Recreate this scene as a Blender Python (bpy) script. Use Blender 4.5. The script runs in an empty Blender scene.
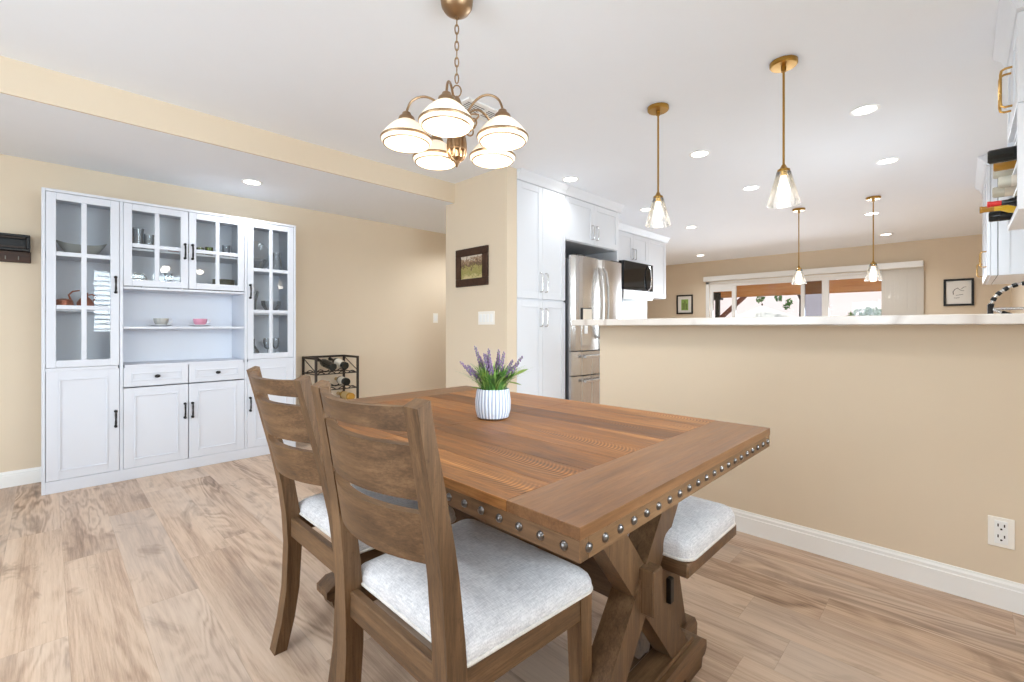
import bpy, bmesh, math, random
from mathutils import Matrix, Vector, Euler
random.seed(7)
PI = math.pi
SC = bpy.context.scene
P_BACK, P_DINE, P_SIDE, P_SINK, P_PATIO, P_CAN, P_CHAND, P_PEND, P_SUN, W_STR, EXPO = 190, 165, 80, 28, 175, 22, 2.3, 1.0, 3.0, 0.8, 0.10
COL = SC.collection

# ------------------------------------------------------------------ colour / materials
def lin(c):
    return tuple(((v / 255.0) / 12.92 if v / 255.0 <= 0.04045 else (((v / 255.0) + 0.055) / 1.055) ** 2.4) for v in c[:3]) + (1.0,)

def new_mat(name):
    m = bpy.data.materials.new(name)
    m.use_nodes = True
    nt = m.node_tree
    b = nt.nodes['Principled BSDF']
    return m, nt, b

class N:
    """small node-graph helper"""
    def __init__(s, nt): s.nt = nt
    def n(s, t, **kw):
        o = s.nt.nodes.new(t)
        for k, v in kw.items(): setattr(o, k, v)
        return o
    def l(s, a, b): s.nt.links.new(a, b)
    def math(s, op, a, b=None, c=None):
        o = s.n('ShaderNodeMath', operation=op)
        for i, v in enumerate((a, b, c)):
            if v is None: continue
            if isinstance(v, (int, float)): o.inputs[i].default_value = v
            else: s.l(v, o.inputs[i])
        return o.outputs[0]
    def mix(s, f, a, b, blend='MIX'):
        o = s.n('ShaderNodeMix', data_type='RGBA', blend_type=blend)
        for i, v in ((0, f), (6, a), (7, b)):
            if isinstance(v, (int, float)): o.inputs[i].default_value = v
            elif isinstance(v, tuple): o.inputs[i].default_value = v
            else: s.l(v, o.inputs[i])
        return o.outputs[2]
    def noise(s, vec, scale, detail=3, rough=0.5, dist=0.0):
        o = s.n('ShaderNodeTexNoise')
        o.inputs['Scale'].default_value = scale
        o.inputs['Detail'].default_value = detail
        o.inputs['Roughness'].default_value = rough
        o.inputs['Distortion'].default_value = dist
        if vec is not None: s.l(vec, o.inputs['Vector'])
        return o.outputs['Fac']
    def ramp(s, fac, stops):
        o = s.n('ShaderNodeValToRGB')
        e = o.color_ramp.elements
        while len(e) < len(stops): e.new(0.5)
        for el, (p, c) in zip(e, stops):
            el.position = p
            el.color = c if len(c) == 4 else lin(c)
        s.l(fac, o.inputs[0])
        return o.outputs[0]
    def range(s, v, a, b, c=0.0, d=1.0):
        o = s.n('ShaderNodeMapRange')
        s.l(v, o.inputs[0])
        for i, x in enumerate((a, b, c, d)): o.inputs[i + 1].default_value = x
        return o.outputs[0]
    def bump(s, h, strength, dist=0.002):
        o = s.n('ShaderNodeBump')
        o.inputs['Strength'].default_value = strength
        o.inputs['Distance'].default_value = dist
        s.l(h, o.inputs['Height'])
        return o.outputs[0]
    def obj(s): return s.n('ShaderNodeTexCoord').outputs['Object']
    def scaled(s, vec, sc, off=None):
        o = s.n('ShaderNodeMapping')
        o.inputs['Scale'].default_value = sc
        s.l(vec, o.inputs['Vector'])
        if off is not None: s.l(off, o.inputs['Location'])
        return o.outputs[0]

def paint(name, c, rough=0.6, var=0.03, bump=0.05, scale=60, metallic=0.0, spec=0.4):
    m, nt, b = new_mat(name); g = N(nt)
    v = g.obj()
    f = g.noise(v, scale * 0.05, 3)
    c0 = tuple(max(0, x * (1 - var)) for x in lin(c)[:3]) + (1,)
    c1 = tuple(min(1, x * (1 + var)) for x in lin(c)[:3]) + (1,)
    g.l(g.mix(f, c0, c1), b.inputs['Base Color'])
    b.inputs['Roughness'].default_value = rough
    b.inputs['Metallic'].default_value = metallic
    b.inputs['Specular IOR Level'].default_value = spec
    if bump: g.l(g.bump(g.noise(v, scale, 4, 0.6), bump, 0.002), b.inputs['Normal'])
    return m

def metal(name, c, rough=0.3, stretch=None, var=0.1):
    m, nt, b = new_mat(name); g = N(nt)
    v = g.obj()
    if stretch: v = g.scaled(v, stretch)
    f = g.noise(v, 8, 4, 0.6)
    c0 = tuple(x * (1 - var) for x in lin(c)[:3]) + (1,)
    c1 = tuple(min(1, x * (1 + var)) for x in lin(c)[:3]) + (1,)
    g.l(g.mix(f, c0, c1), b.inputs['Base Color'])
    b.inputs['Metallic'].default_value = 1.0
    g.l(g.range(f, 0.3, 0.7, rough * 0.85, rough * 1.15), b.inputs['Roughness'])
    return m

def clear_glass(name, tint=(255, 255, 255), refl=1.0, haze=0.0, rough=0.02):
    m, nt, b = new_mat(name); g = N(nt)
    nt.nodes.remove(b)
    out = nt.nodes['Material Output']
    tr = g.n('ShaderNodeBsdfTransparent'); tr.inputs[0].default_value = lin(tint)
    gl = g.n('ShaderNodeBsdfGlossy'); gl.inputs['Roughness'].default_value = rough
    fr = g.n('ShaderNodeFresnel'); fr.inputs[0].default_value = 1.5
    k = g.math('MULTIPLY', fr.outputs[0], refl)
    mx = g.n('ShaderNodeMixShader'); g.l(k, mx.inputs[0]); g.l(tr.outputs[0], mx.inputs[1]); g.l(gl.outputs[0], mx.inputs[2])
    last = mx.outputs[0]
    if haze:
        df = g.n('ShaderNodeBsdfTranslucent'); df.inputs[0].default_value = (1, 1, 1, 1)
        d2 = g.n('ShaderNodeBsdfDiffuse'); d2.inputs[0].default_value = (.9, .92, .93, 1)
        ad = g.n('ShaderNodeMixShader'); ad.inputs[0].default_value = 0.5; g.l(df.outputs[0], ad.inputs[1]); g.l(d2.outputs[0], ad.inputs[2])
        lw = g.n('ShaderNodeLayerWeight'); lw.inputs[0].default_value = 0.5
        m2 = g.n('ShaderNodeMixShader')
        g.l(g.math('MULTIPLY', g.math('ADD', lw.outputs['Facing'], 0.25), haze), m2.inputs[0]); g.l(last, m2.inputs[1]); g.l(ad.outputs[0], m2.inputs[2])
        last = m2.outputs[0]
    g.l(last, out.inputs[0])
    return m

def emit(name, c, strength, base=(255, 255, 255)):
    m, nt, b = new_mat(name); g = N(nt)
    f = g.noise(g.obj(), 20, 2)
    b.inputs['Base Color'].default_value = lin(base)
    b.inputs['Emission Color'].default_value = lin(c)
    g.l(g.range(f, 0, 1, strength * 0.97, strength * 1.03), b.inputs['Emission Strength'])
    return m

def wood(name, dark, mid, light, axis='Y', grain=55, rough=0.45, bump=0.15, saw=0.0, board=None, var=1.0, lo=0.25, hi=0.75):
    """grain stretched along one axis; optional saw-kerf arcs; optional board width (per-board tone)"""
    m, nt, b = new_mat(name); g = N(nt)
    v = g.obj()
    sc = {'X': (0.06, 1, 1), 'Y': (1, 0.06, 1), 'Z': (1, 1, 0.06)}[axis]
    off = None
    rnd = None
    if board:
        sx = g.n('ShaderNodeSeparateXYZ'); g.l(v, sx.inputs[0])
        across = sx.outputs[0] if axis == 'Y' else sx.outputs[1]
        idx = g.math('FLOOR', g.math('DIVIDE', across, board))
        wn = g.n('ShaderNodeTexWhiteNoise', noise_dimensions='1D'); g.l(idx, wn.inputs['W'])
        rnd = wn.outputs['Value']
        cb = g.n('ShaderNodeCombineXYZ')
        g.l(g.math('MULTIPLY', rnd, 7.3), cb.inputs[0]); g.l(g.math('MULTIPLY', rnd, 3.1), cb.inputs[1]); g.l(g.math('MULTIPLY', rnd, 5.0), cb.inputs[2])
        off = cb.outputs[0]
    vs = g.scaled(v, sc, off)
    fine = g.noise(vs, grain, 5, 0.65, 0.3)
    broad = g.noise(vs, grain * 0.12, 3, 0.5, 0.8)
    rings = g.math('SINE', g.math('MULTIPLY', broad, 55.0))
    fine2 = g.noise(vs, grain * 4.5, 4, 0.7)
    f = g.math('ADD', g.math('MULTIPLY', fine, 0.5), g.math('MULTIPLY', broad, 0.5))
    f = g.math('ADD', f, g.math('MULTIPLY', g.math('SUBTRACT', fine2, 0.5), 0.42))
    wear = g.range(g.noise(v, 70, 4, 0.75), 0.58, 0.74)
    f = g.math('SUBTRACT', f, g.math('MULTIPLY', wear, 0.10))
    f = g.math('ADD', f, g.math('MULTIPLY', rings, 0.035))
    if rnd is not None: f = g.math('ADD', f, g.math('MULTIPLY', g.math('SUBTRACT', rnd, 0.5), 0.22))
    h = fine
    if saw:
        w = g.n('ShaderNodeTexWave', wave_type='RINGS', rings_direction='Z', wave_profile='SIN')
        w.inputs['Scale'].default_value = 42.0
        w.inputs['Distortion'].default_value = 1.2
        w.inputs['Detail'].default_value = 1.0
        w.inputs['Detail Scale'].default_value = 0.7
        fl = g.n('ShaderNodeCombineXYZ')
        sxyz = g.n('ShaderNodeSeparateXYZ'); g.l(v, sxyz.inputs[0])
        # every board is sawn on its own centre
        if board:
            loc = g.math('SUBTRACT', g.math('MODULO', g.math('ADD', sxyz.outputs[0], 9 * board), board), board * 0.5)
        else:
            loc = sxyz.outputs[0]
        g.l(loc, fl.inputs[0])
        # arcs repeat along the board
        yy = g.math('SUBTRACT', g.math('ADD', sxyz.outputs[1], 4.0), g.math('MULTIPLY', g.math('MULTIPLY', loc, loc), 9.0))
        st = g.math('SINE', g.math('MULTIPLY', yy, 560.0))
        patch = g.range(g.noise(g.scaled(v, (2.0, 0.6, 1), off), 3.0, 2), 0.47, 0.62)
        edge = g.range(g.math('ABSOLUTE', loc), 0.028, 0.055, 1.0, 0.0)
        k = g.math('MULTIPLY', g.math('MULTIPLY', patch, edge), st)
        f = g.math('ADD', f, g.math('MULTIPLY', k, saw))
        h = g.math('ADD', h, g.math('MULTIPLY', k, 0.8))
    c = g.ramp(f, [(lo, dark), ((lo + hi) / 2, mid), (hi, light)])
    g.l(c, b.inputs['Base Color'])
    g.l(g.range(fine, 0.2, 0.8, rough * 0.85, rough * 1.2), b.inputs['Roughness'])
    b.inputs['Specular IOR Level'].default_value = 0.3
    if bump: g.l(g.bump(h, bump, 0.002), b.inputs['Normal'])
    return m

def floor_mat():
    m, nt, b = new_mat('vinyl_plank_floor'); g = N(nt)
    v = g.obj()
    s = g.n('ShaderNodeSeparateXYZ'); g.l(v, s.inputs[0])
    PW, PL = 0.195, 1.22
    row = g.math('FLOOR', g.math('DIVIDE', g.math('SUBTRACT', s.outputs[0], 0.05), PW))
    w1 = g.n('ShaderNodeTexWhiteNoise', noise_dimensions='1D'); g.l(row, w1.inputs['W'])
    yy = g.math('DIVIDE', g.math('ADD', s.outputs[1], g.math('MULTIPLY', w1.outputs['Value'], PL)), PL)
    col = g.math('FLOOR', yy)
    cb = g.n('ShaderNodeCombineXYZ'); g.l(row, cb.inputs[0]); g.l(col, cb.inputs[1])
    w2 = g.n('ShaderNodeTexWhiteNoise', noise_dimensions='3D'); g.l(cb.outputs[0], w2.inputs['Vector'])
    r = w2.outputs['Value']
    off = g.n('ShaderNodeVectorMath', operation='SCALE'); g.l(w2.outputs['Color'], off.inputs[0]); off.inputs['Scale'].default_value = 17.0
    # seams
    fx = g.math('FRACT', g.math('DIVIDE', g.math('SUBTRACT', s.outputs[0], 0.05), PW))
    fy = g.math('FRACT', yy)
    ex = g.math('MINIMUM', fx, g.math('SUBTRACT', 1.0, fx))
    ey = g.math('MINIMUM', fy, g.math('SUBTRACT', 1.0, fy))
    seam = g.math('MINIMUM', g.range(ex, 0.0, 0.007), g.range(ey, 0.0, 0.0012))
    va = g.scaled(v, (1.0, 0.16, 1), off.outputs[0])
    low = g.noise(va, 4.6, 3, 0.5, 0.7)
    cath = g.math('SINE', g.math('MULTIPLY', low, 78.0))
    vb = g.scaled(v, (1.0, 0.035, 1), off.outputs[0])
    fine = g.noise(vb, 110, 5, 0.75, 0.1)
    mid = g.noise(vb, 15, 3, 0.55, 0.2)
    vc = g.scaled(v, (1.0, 0.42, 1), off.outputs[0])
    knot = g.range(g.noise(vc, 4.6, 4, 0.65, 1.3), 0.58, 0.74)
    cmask = g.range(g.noise(va, 2.6, 2), 0.42, 0.6)
    f = g.math('ADD', g.math('MULTIPLY', fine, 0.40), g.math('MULTIPLY', mid, 0.32))
    f = g.math('ADD', f, g.math('MULTIPLY', low, 0.30))
    f = g.math('ADD', f, g.math('MULTIPLY', g.math('MULTIPLY', cath, cmask), 0.07))
    f = g.math('ADD', f, g.math('MULTIPLY', g.math('SUBTRACT', r, 0.5), 0.10))
    c = g.ramp(f, [(0.34, FLOOR_D), (0.46, FLOOR_M), (0.55, FLOOR_L), (0.68, FLOOR_H)])
    grey = g.range(g.noise(vc, 1.7, 2), 0.45, 0.68)
    c = g.mix(g.math('MULTIPLY', grey, 0.45), c, lin(FLOOR_G))
    c = g.mix(g.math('MULTIPLY', knot, 0.62), c, lin(FLOOR_K))
    c = g.mix(g.range(seam, 0, 1, 0.26, 0.0), c, lin((96, 74, 58)))
    g.l(c, b.inputs['Base Color'])
    g.l(g.range(fine, 0.2, 0.8, 0.36, 0.50), b.inputs['Roughness'])
    b.inputs['Specular IOR Level'].default_value = 0.4
    g.l(g.bump(g.math('ADD', seam, g.math('MULTIPLY', fine, 0.25)), 0.12, 0.002), b.inputs['Normal'])
    return m
FLOOR_D, FLOOR_M, FLOOR_L, FLOOR_H = (126, 101, 82), (176, 149, 127), (200, 174, 151), (214, 191, 169)
FLOOR_G, FLOOR_K = (196, 182, 170), (112, 90, 74)

def fabric(name, c, c2):
    m, nt, b = new_mat(name); g = N(nt)
    v = g.obj()
    a = g.noise(g.scaled(v, (1, 0.12, 0.6)), 420, 2)
    d = g.noise(g.scaled(v, (0.12, 1, 0.6)), 420, 2)
    big = g.noise(v, 35, 3)
    f = g.math('ADD', g.math('MULTIPLY', g.math('ADD', a, d), 0.4), g.math('MULTIPLY', big, 0.2))
    g.l(g.ramp(f, [(0.36, c2), (0.62, c)]), b.inputs['Base Color'])
    b.inputs['Roughness'].default_value = 0.95
    b.inputs['Sheen Weight'].default_value = 0.25
    g.l(g.bump(g.math('ADD', a, d), 0.35, 0.001), b.inputs['Normal'])
    return m

def quartz():
    m, nt, b = new_mat('white_quartz'); g = N(nt)
    v = g.obj()
    base = g.noise(v, 2.2, 4, 0.6, 1.0)
    vein = g.noise(g.scaled(v, (1, 0.8, 0.4)), 0.9, 3, 0.45, 0.8)
    d = g.math('ABSOLUTE', g.math('SUBTRACT', vein, 0.5))
    k = g.range(d, 0.0, 0.010, 1.0, 0.0)
    c = g.ramp(base, [(0.3, (214, 206, 198)), (0.7, (226, 220, 213))])
    g.l(g.mix(g.math('MULTIPLY', k, 0.6), c, lin((176, 160, 148))), b.inputs['Base Color'])
    b.inputs['Roughness'].default_value = 0.22
    return m

def herringbone():
    m, nt, b = new_mat('herringbone_tile'); g = N(nt)
    v = g.obj()
    s = g.n('ShaderNodeSeparateXYZ'); g.l(v, s.inputs[0])
    # chevrons: |x| folded, stripes at 45 degrees
    fold = g.math('ABSOLUTE', g.math('SUBTRACT', g.math('FRACT', g.math('DIVIDE', s.outputs[0], 0.22)), 0.5))
    st = g.math('FRACT', g.math('DIVIDE', g.math('ADD', s.outputs[2], g.math('MULTIPLY', fold, 0.22)), 0.055))
    e = g.math('MINIMUM', st, g.math('SUBTRACT', 1.0, st))
    k = g.range(e, 0.04, 0.12)
    n = g.noise(v, 9, 3)
    c = g.ramp(n, [(0.3, (214, 216, 217)), (0.7, (244, 244, 243))])
    g.l(g.mix(k, lin((140, 143, 146)), c), b.inputs['Base Color'])
    b.inputs['Roughness'].default_value = 0.2
    return m

M = {}
M['wall'] = paint('beige_wall_paint', (221, 205, 182), 0.75, 0.012, 0.06, 140, spec=0.2)
M['ceil'] = paint('white_ceiling_paint', (240, 244, 250), 0.9, 0.01, 0.05, 120, spec=0.1)
M['trim'] = paint('white_trim_paint', (240, 240, 238), 0.4, 0.01, 0.0)
M['cab'] = paint('white_cabinet_lacquer', (226, 229, 234), 0.35, 0.01, 0.0)
M['hutch'] = paint('white_hutch_lacquer', (214, 217, 225), 0.38, 0.01, 0.0)
M['hutch_in'] = paint('hutch_interior_white', (240, 243, 249), 0.6, 0.015, 0.0)
M['floor'] = floor_mat()
M['black'] = paint('black_iron', (15, 14, 14), 0.4, 0.1, 0.0)
M['darkmetal'] = paint('dark_bronze_metal', (52, 42, 36), 0.45, 0.1, 0.02, metallic=0.3)
M['plastic'] = paint('white_plastic', (242, 238, 230), 0.4, 0.01, 0.0)
M['slot'] = paint('dark_slot', (70, 60, 52), 0.7, 0.05, 0.0)
M['steel'] = metal('brushed_stainless', (196, 192, 188), 0.26, (1, 1, 0.03), 0.06)
M['steel_dk'] = metal('grey_steel_side', (150, 150, 152), 0.42, (1, 1, 0.1), 0.06)
M['chrome'] = metal('satin_nickel', (208, 206, 204), 0.22)
M['gold'] = metal('brushed_gold', (202, 160, 92), 0.26, None, 0.08)
M['brass'] = metal('aged_brass', (176, 136, 66), 0.3, None, 0.12)
M['antique'] = metal('antique_bronze', (158, 130, 100), 0.36, None, 0.12)
M['nail'] = metal('pewter_nailhead', (112, 108, 106), 0.3, None, 0.15)
M['copper'] = paint('copper', (178, 104, 78), 0.3, 0.15, 0.0, metallic=0.35)
M['silver'] = paint('tarnished_silver', (170, 168, 162), 0.25, 0.2, 0.0, metallic=0.5)
M['fabric'] = fabric('oatmeal_linen', (230, 228, 229), (186, 184, 187))
M['welt'] = fabric('linen_welt', (226, 220, 214), (204, 198, 190))
CD, CM, CL = (60, 42, 27), (101, 75, 51), (136, 105, 75)
M['chair_z'] = wood('chair_wood_upright', CD, CM, CL, 'Z', 60, 0.5, 0.12)
M['chair_y'] = wood('chair_wood_cross', CD, CM, CL, 'Y', 60, 0.5, 0.12)
M['chair_x'] = wood('chair_wood_side', CD, CM, CL, 'X', 60, 0.5, 0.12)
M['tbl_z'] = wood('trestle_wood', (58, 41, 28), (98, 73, 51), (134, 104, 75), 'Z', 50, 0.4, 0.12)
M['tbl_x'] = wood('trestle_wood_cross', (58, 41, 28), (98, 73, 51), (134, 104, 75), 'X', 50, 0.36, 0.12)
M['tbl_y'] = wood('trestle_wood_long', (58, 41, 28), (98, 73, 51), (134, 104, 75), 'Y', 50, 0.4, 0.12)
M['top_y'] = wood('tabletop_wood', (62, 37, 17), (122, 78, 40), (170, 118, 66), 'Y', 42, 0.44, 0.10, saw=0.13, board=0.128)
M['top_x'] = wood('end_board_wood', (68, 43, 25), (108, 74, 46), (136, 98, 64), 'X', 42, 0.36, 0.08)
M['apron_y'] = wood('apron_wood_long', (64, 45, 29), (104, 77, 53), (134, 102, 72), 'Y', 50, 0.42, 0.12)
M['apron_x'] = wood('apron_wood_end', (68, 48, 31), (110, 82, 56), (140, 108, 76), 'X', 50, 0.42, 0.12)
M['frame_wood'] = wood('dark_frame_wood', (38, 24, 16), (62, 40, 28), (84, 58, 40), 'X', 60, 0.4, 0.08)
M['beamwood'] = wood('cedar_beam', (184, 116, 56), (224, 158, 90), (238, 186, 124), 'Y', 14, 0.6, 0.1)
M['quartz'] = quartz()
M['tile'] = herringbone()
M['glass'] = clear_glass('cabinet_glass', (252, 253, 253), 0.65)
M['winglass'] = clear_glass('window_glass', (250, 252, 252), 0.8)
M['screen'] = clear_glass('insect_screen', (205, 210, 216), 0.5)
M['shadeglass'] = clear_glass('seeded_glass', (253, 254, 255), 1.2, 0.14)
M['crystal'] = clear_glass('crystal_glassware', (251, 252, 253), 1.4, 0.32)
M['greenglass'] = clear_glass('green_glassware', (206, 216, 130), 1.3, 0.12)
M['bulb'] = emit('warm_bulb', (255, 232, 192), 6)
M['can'] = emit('downlight_lens', (255, 250, 240), 9)
M['quilt'] = paint('pale_ceramic', (232, 232, 234), 0.3, 0.02, 0.0)
M['pink'] = paint('pink_ceramic', (216, 150, 172), 0.3, 0.06, 0.0)
M['greycer'] = paint('grey_ceramic', (176, 176, 172), 0.35, 0.1, 0.0)
M['darkcer'] = paint('olive_ceramic', (96, 92, 76), 0.4, 0.12, 0.0)
M['leaf'] = paint('leaf_green', (78, 120, 52), 0.55, 0.25, 0.0, 300)
M['leaf2'] = paint('light_leaf_green', (146, 178, 92), 0.55, 0.2, 0.0, 300)
M['lav'] = paint('lavender_bloom', (126, 104, 132), 0.8, 0.2, 0.1, 300)
M['cork'] = paint('cork', (196, 164, 110), 0.8, 0.1, 0.1)
M['bottle'] = paint('dark_bottle_glass', (22, 24, 22), 0.12, 0.05, 0.0)
M['label'] = paint('cream_label', (222, 212, 196), 0.6, 0.03, 0.0)
M['redcap'] = paint('red_capsule', (206, 44, 40), 0.35, 0.05, 0.0)
M['navy'] = paint('navy_label', (30, 32, 52), 0.4, 0.1, 0.0)
M['yellow'] = paint('golden_wine_bottle', (226, 184, 50), 0.15, 0.06, 0.0)
M['amber'] = paint('amber_bottle', (176, 128, 48), 0.18, 0.08, 0.0)
M['clearbot'] = paint('frosted_bottle', (196, 192, 176), 0.25, 0.05, 0.0)
M['blackglass'] = paint('black_glass', (14, 14, 16), 0.06, 0.05, 0.0)
M['mat'] = paint('paper_white', (234, 232, 226), 0.8, 0.01, 0.0)
M['blind'] = paint('vertical_blind_vinyl', (206, 200, 190), 0.6, 0.01, 0.0)
M['patio'] = paint('patio_concrete', (214, 208, 202), 0.85, 0.05, 0.1, 30)
M['roof'] = paint('pale_pink_roof_tile', (233, 216, 216), 0.85, 0.10, 0.3, 12)
M['stucco'] = paint('white_stucco', (238, 234, 230), 0.85, 0.02, 0.1)
M['canvas'] = paint('white_canvas', (244, 242, 238), 0.8, 0.01, 0.0)
M['brace'] = paint('red_brown_brace', (150, 96, 82), 0.6, 0.08, 0.0)
M['bush'] = paint('bush_leaves', (126, 160, 84), 0.7, 0.3, 0.0, 200)

# lamp shade: frosted glass that gives light
def shade_mat():
    m, nt, b = new_mat('frosted_lamp_shade'); g = N(nt)
    f = g.noise(g.obj(), 6, 2)
    b.inputs['Base Color'].default_value = lin((250, 240, 222))
    b.inputs['Roughness'].default_value = 0.35
    b.inputs['Emission Color'].default_value = lin((255, 232, 200))
    g.l(g.range(f, 0, 1, 0.40, 0.48), b.inputs['Emission Strength'])
    return m
M['lampshade'] = shade_mat()

def ribbed_pot():
    m, nt, b = new_mat('white_ribbed_pot'); g = N(nt)
    v = g.obj()
    sx = g.n('ShaderNodeSeparateXYZ'); g.l(v, sx.inputs[0])
    ang = g.math('ARCTAN2', sx.outputs[1], sx.outputs[0])
    wob = g.math('MULTIPLY', g.noise(g.scaled(v, (1, 1, 0.7)), 16, 2), 2.6)
    st = g.math('SINE', g.math('ADD', g.math('MULTIPLY', ang, 30.0), wob))
    g.l(g.ramp(g.range(st, -1, 1), [(0.08, (150, 158, 176)), (0.55, (212, 216, 224))]), b.inputs['Base Color'])
    b.inputs['Roughness'].default_value = 0.6
    g.l(g.bump(st, 0.5, 0.003), b.inputs['Normal'])
    return m
M['pot'] = ribbed_pot()

def landscape():
    m, nt, b = new_mat('vineyard_print'); g = N(nt)
    v = g.obj()
    s = g.n('ShaderNodeSeparateXYZ'); g.l(v, s.inputs[0])
    n = g.noise(g.scaled(v, (1, 1, 1)), 34, 4, 0.7)
    hz = g.math('ADD', s.outputs[2], g.math('MULTIPLY', g.math('SUBTRACT', n, 0.5), 0.26))
    c = g.ramp(g.range(hz, -0.10, 0.13), [(0.0, (206, 190, 140)), (0.2, (140, 136, 72)), (0.38, (168, 156, 96)), (0.48, (112, 96, 56)), (0.56, (92, 62, 56)), (0.66, (170, 140, 108)), (0.74, (126, 104, 84)), (0.82, (206, 194, 178))])
    g.l(c, b.inputs['Base Color'])
    b.inputs['Roughness'].default_value = 0.5
    return m
M['landscape'] = landscape()

# ------------------------------------------------------------------ geometry collector
def curve_path(P, n=6):
    """Catmull-Rom through the points"""
    P = [Vector(p) for p in P]; out = []
    for i in range(len(P) - 1):
        a = P[max(i - 1, 0)]; b = P[i]; c = P[i + 1]; d = P[min(i + 2, len(P) - 1)]
        for k in range(n):
            t = k / n
            out.append(tuple(0.5 * ((2 * b) + (c - a) * t + (2 * a - 5 * b + 4 * c - d) * t * t + (3 * b - a - 3 * c + d) * t ** 3)))
    out.append(tuple(P[-1])); return out
class MB:
    def __init__(s): s.v = []; s.f = []; s.m = []; s.cur = 0; s.seams = False
    def add(s, vs, fs, T=None):
        o = len(s.v)
        s.v += [tuple(T @ Vector(p)) if T is not None else tuple(p) for p in vs]
        for f in fs:
            s.f.append(tuple(i + o for i in f)); s.m.append(s.cur)
        return s
    def mat(s, i): s.cur = i; return s
    def box(s, x0, x1, y0, y1, z0, z1, b=0.0, T=None):
        if x1 < x0: x0, x1 = x1, x0
        if y1 < y0: y0, y1 = y1, y0
        if z1 < z0: z0, z1 = z1, z0
        cx, cy, cz = (x0 + x1) / 2, (y0 + y1) / 2, (z0 + z1) / 2
        hx, hy, hz = (x1 - x0) / 2, (y1 - y0) / 2, (z1 - z0) / 2
        b = min(b, hx * 0.49, hy * 0.49, hz * 0.49)
        if b <= 0:
            vs = [(cx + sx * hx, cy + sy * hy, cz + sz * hz) for sx in (-1, 1) for sy in (-1, 1) for sz in (-1, 1)]
            fs = [(0, 1, 3, 2), (4, 6, 7, 5), (0, 4, 5, 1), (2, 3, 7, 6), (0, 2, 6, 4), (1, 5, 7, 3)]
            return s.add(vs, fs, T)
        vs = []; ix = {}
        for sx in (-1, 1):
            for sy in (-1, 1):
                for sz in (-1, 1):
                    for k, d in (('x', (0, b, b)), ('y', (b, 0, b)), ('z', (b, b, 0))):
                        ix[k, sx, sy, sz] = len(vs)
                        vs.append((cx + sx * (hx - d[0]), cy + sy * (hy - d[1]), cz + sz * (hz - d[2])))
        fs = []
        for q in (-1, 1):
            fs.append((ix['x', q, -1, -1], ix['x', q, 1, -1], ix['x', q, 1, 1], ix['x', q, -1, 1]))
            fs.append((ix['y', -1, q, -1], ix['y', 1, q, -1], ix['y', 1, q, 1], ix['y', -1, q, 1]))
            fs.append((ix['z', -1, -1, q], ix['z', 1, -1, q], ix['z', 1, 1, q], ix['z', -1, 1, q]))
        for a in (-1, 1):
            for c in (-1, 1):
                fs.append((ix['x', a, c, -1], ix['x', a, c, 1], ix['y', a, c, 1], ix['y', a, c, -1]))
                fs.append((ix['x', a, -1, c], ix['x', a, 1, c], ix['z', a, 1, c], ix['z', a, -1, c]))
                fs.append((ix['y', -1, a, c], ix['y', 1, a, c], ix['z', 1, a, c], ix['z', -1, a, c]))
                for e in (-1, 1):
                    fs.append((ix['x', a, c, e], ix['y', a, c, e], ix['z', a, c, e]))
        return s.add(vs, fs, T)
    def bar(s, p0, p1, w, h, up=(0, 0, 1), b=0.0, ext=0.0):
        """rectangular bar from p0 to p1, w across, h along 'up'"""
        p0, p1 = Vector(p0), Vector(p1)
        d = (p1 - p0); L = d.length; d.normalize()
        u = Vector(up); side = d.cross(u)
        if side.length < 1e-6: side = d.cross(Vector((1, 0, 0)))
        side.normalize(); u = side.cross(d).normalized()
        T = Matrix((( d.x, side.x, u.x, p0.x), (d.y, side.y, u.y, p0.y), (d.z, side.z, u.z, p0.z), (0, 0, 0, 1)))
        return s.box(-ext, L + ext, -w / 2, w / 2, -h / 2, h / 2, b, T)
    def loft(s, rings, cap=True, closed=False):
        n = len(rings[0]); vs = [p for r in rings for p in r]; fs = []
        R = len(rings)
        for i in range(R if closed else R - 1):
            a, c = i * n, ((i + 1) % R) * n
            for j in range(n):
                k = (j + 1) % n
                fs.append((a + j, a + k, c + k, c + j))
        if cap and not closed:
            fs.append(tuple(range(n - 1, -1, -1))); fs.append(tuple((R - 1) * n + j for j in range(n)))
        return s.add(vs, fs)
    def tube(s, pts, r, seg=8, closed=False):
        pts = [Vector(p) for p in pts]
        rings = []; n = len(pts); prev = None
        for i, p in enumerate(pts):
            if closed: d = pts[(i + 1) % n] - pts[i - 1]
            else: d = pts[min(i + 1, n - 1)] - pts[max(i - 1, 0)]
            d.normalize()
            if prev is None:
                a = Vector((0, 0, 1)) if abs(d.z) < 0.9 else Vector((1, 0, 0))
                u = d.cross(a).normalized()
            else:
                u = (prev - d * prev.dot(d)).normalized()
            prev = u; w = d.cross(u)
            rr = r[i] if isinstance(r, (list, tuple)) else r
            rings.append([tuple(p + (u * math.cos(2 * PI * j / seg) + w * math.sin(2 * PI * j / seg)) * rr) for j in range(seg)])
        return s.loft(rings, True, closed)
    def lathe(s, prof, c=(0, 0, 0), seg=24, T=None, cap=True):
        vs = []; fs = []
        for r, z in prof:
            for j in range(seg):
                a = 2 * PI * j / seg
                vs.append((c[0] + r * math.cos(a), c[1] + r * math.sin(a), c[2] + z))
        for i in range(len(prof) - 1):
            for j in range(seg):
                k = (j + 1) % seg
                fs.append((i * seg + j, i * seg + k, (i + 1) * seg + k, (i + 1) * seg + j))
        if cap:
            fs.append(tuple(range(seg - 1, -1, -1)))
            fs.append(tuple((len(prof) - 1) * seg + j for j in range(seg)))
        return s.add(vs, fs, T)
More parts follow.
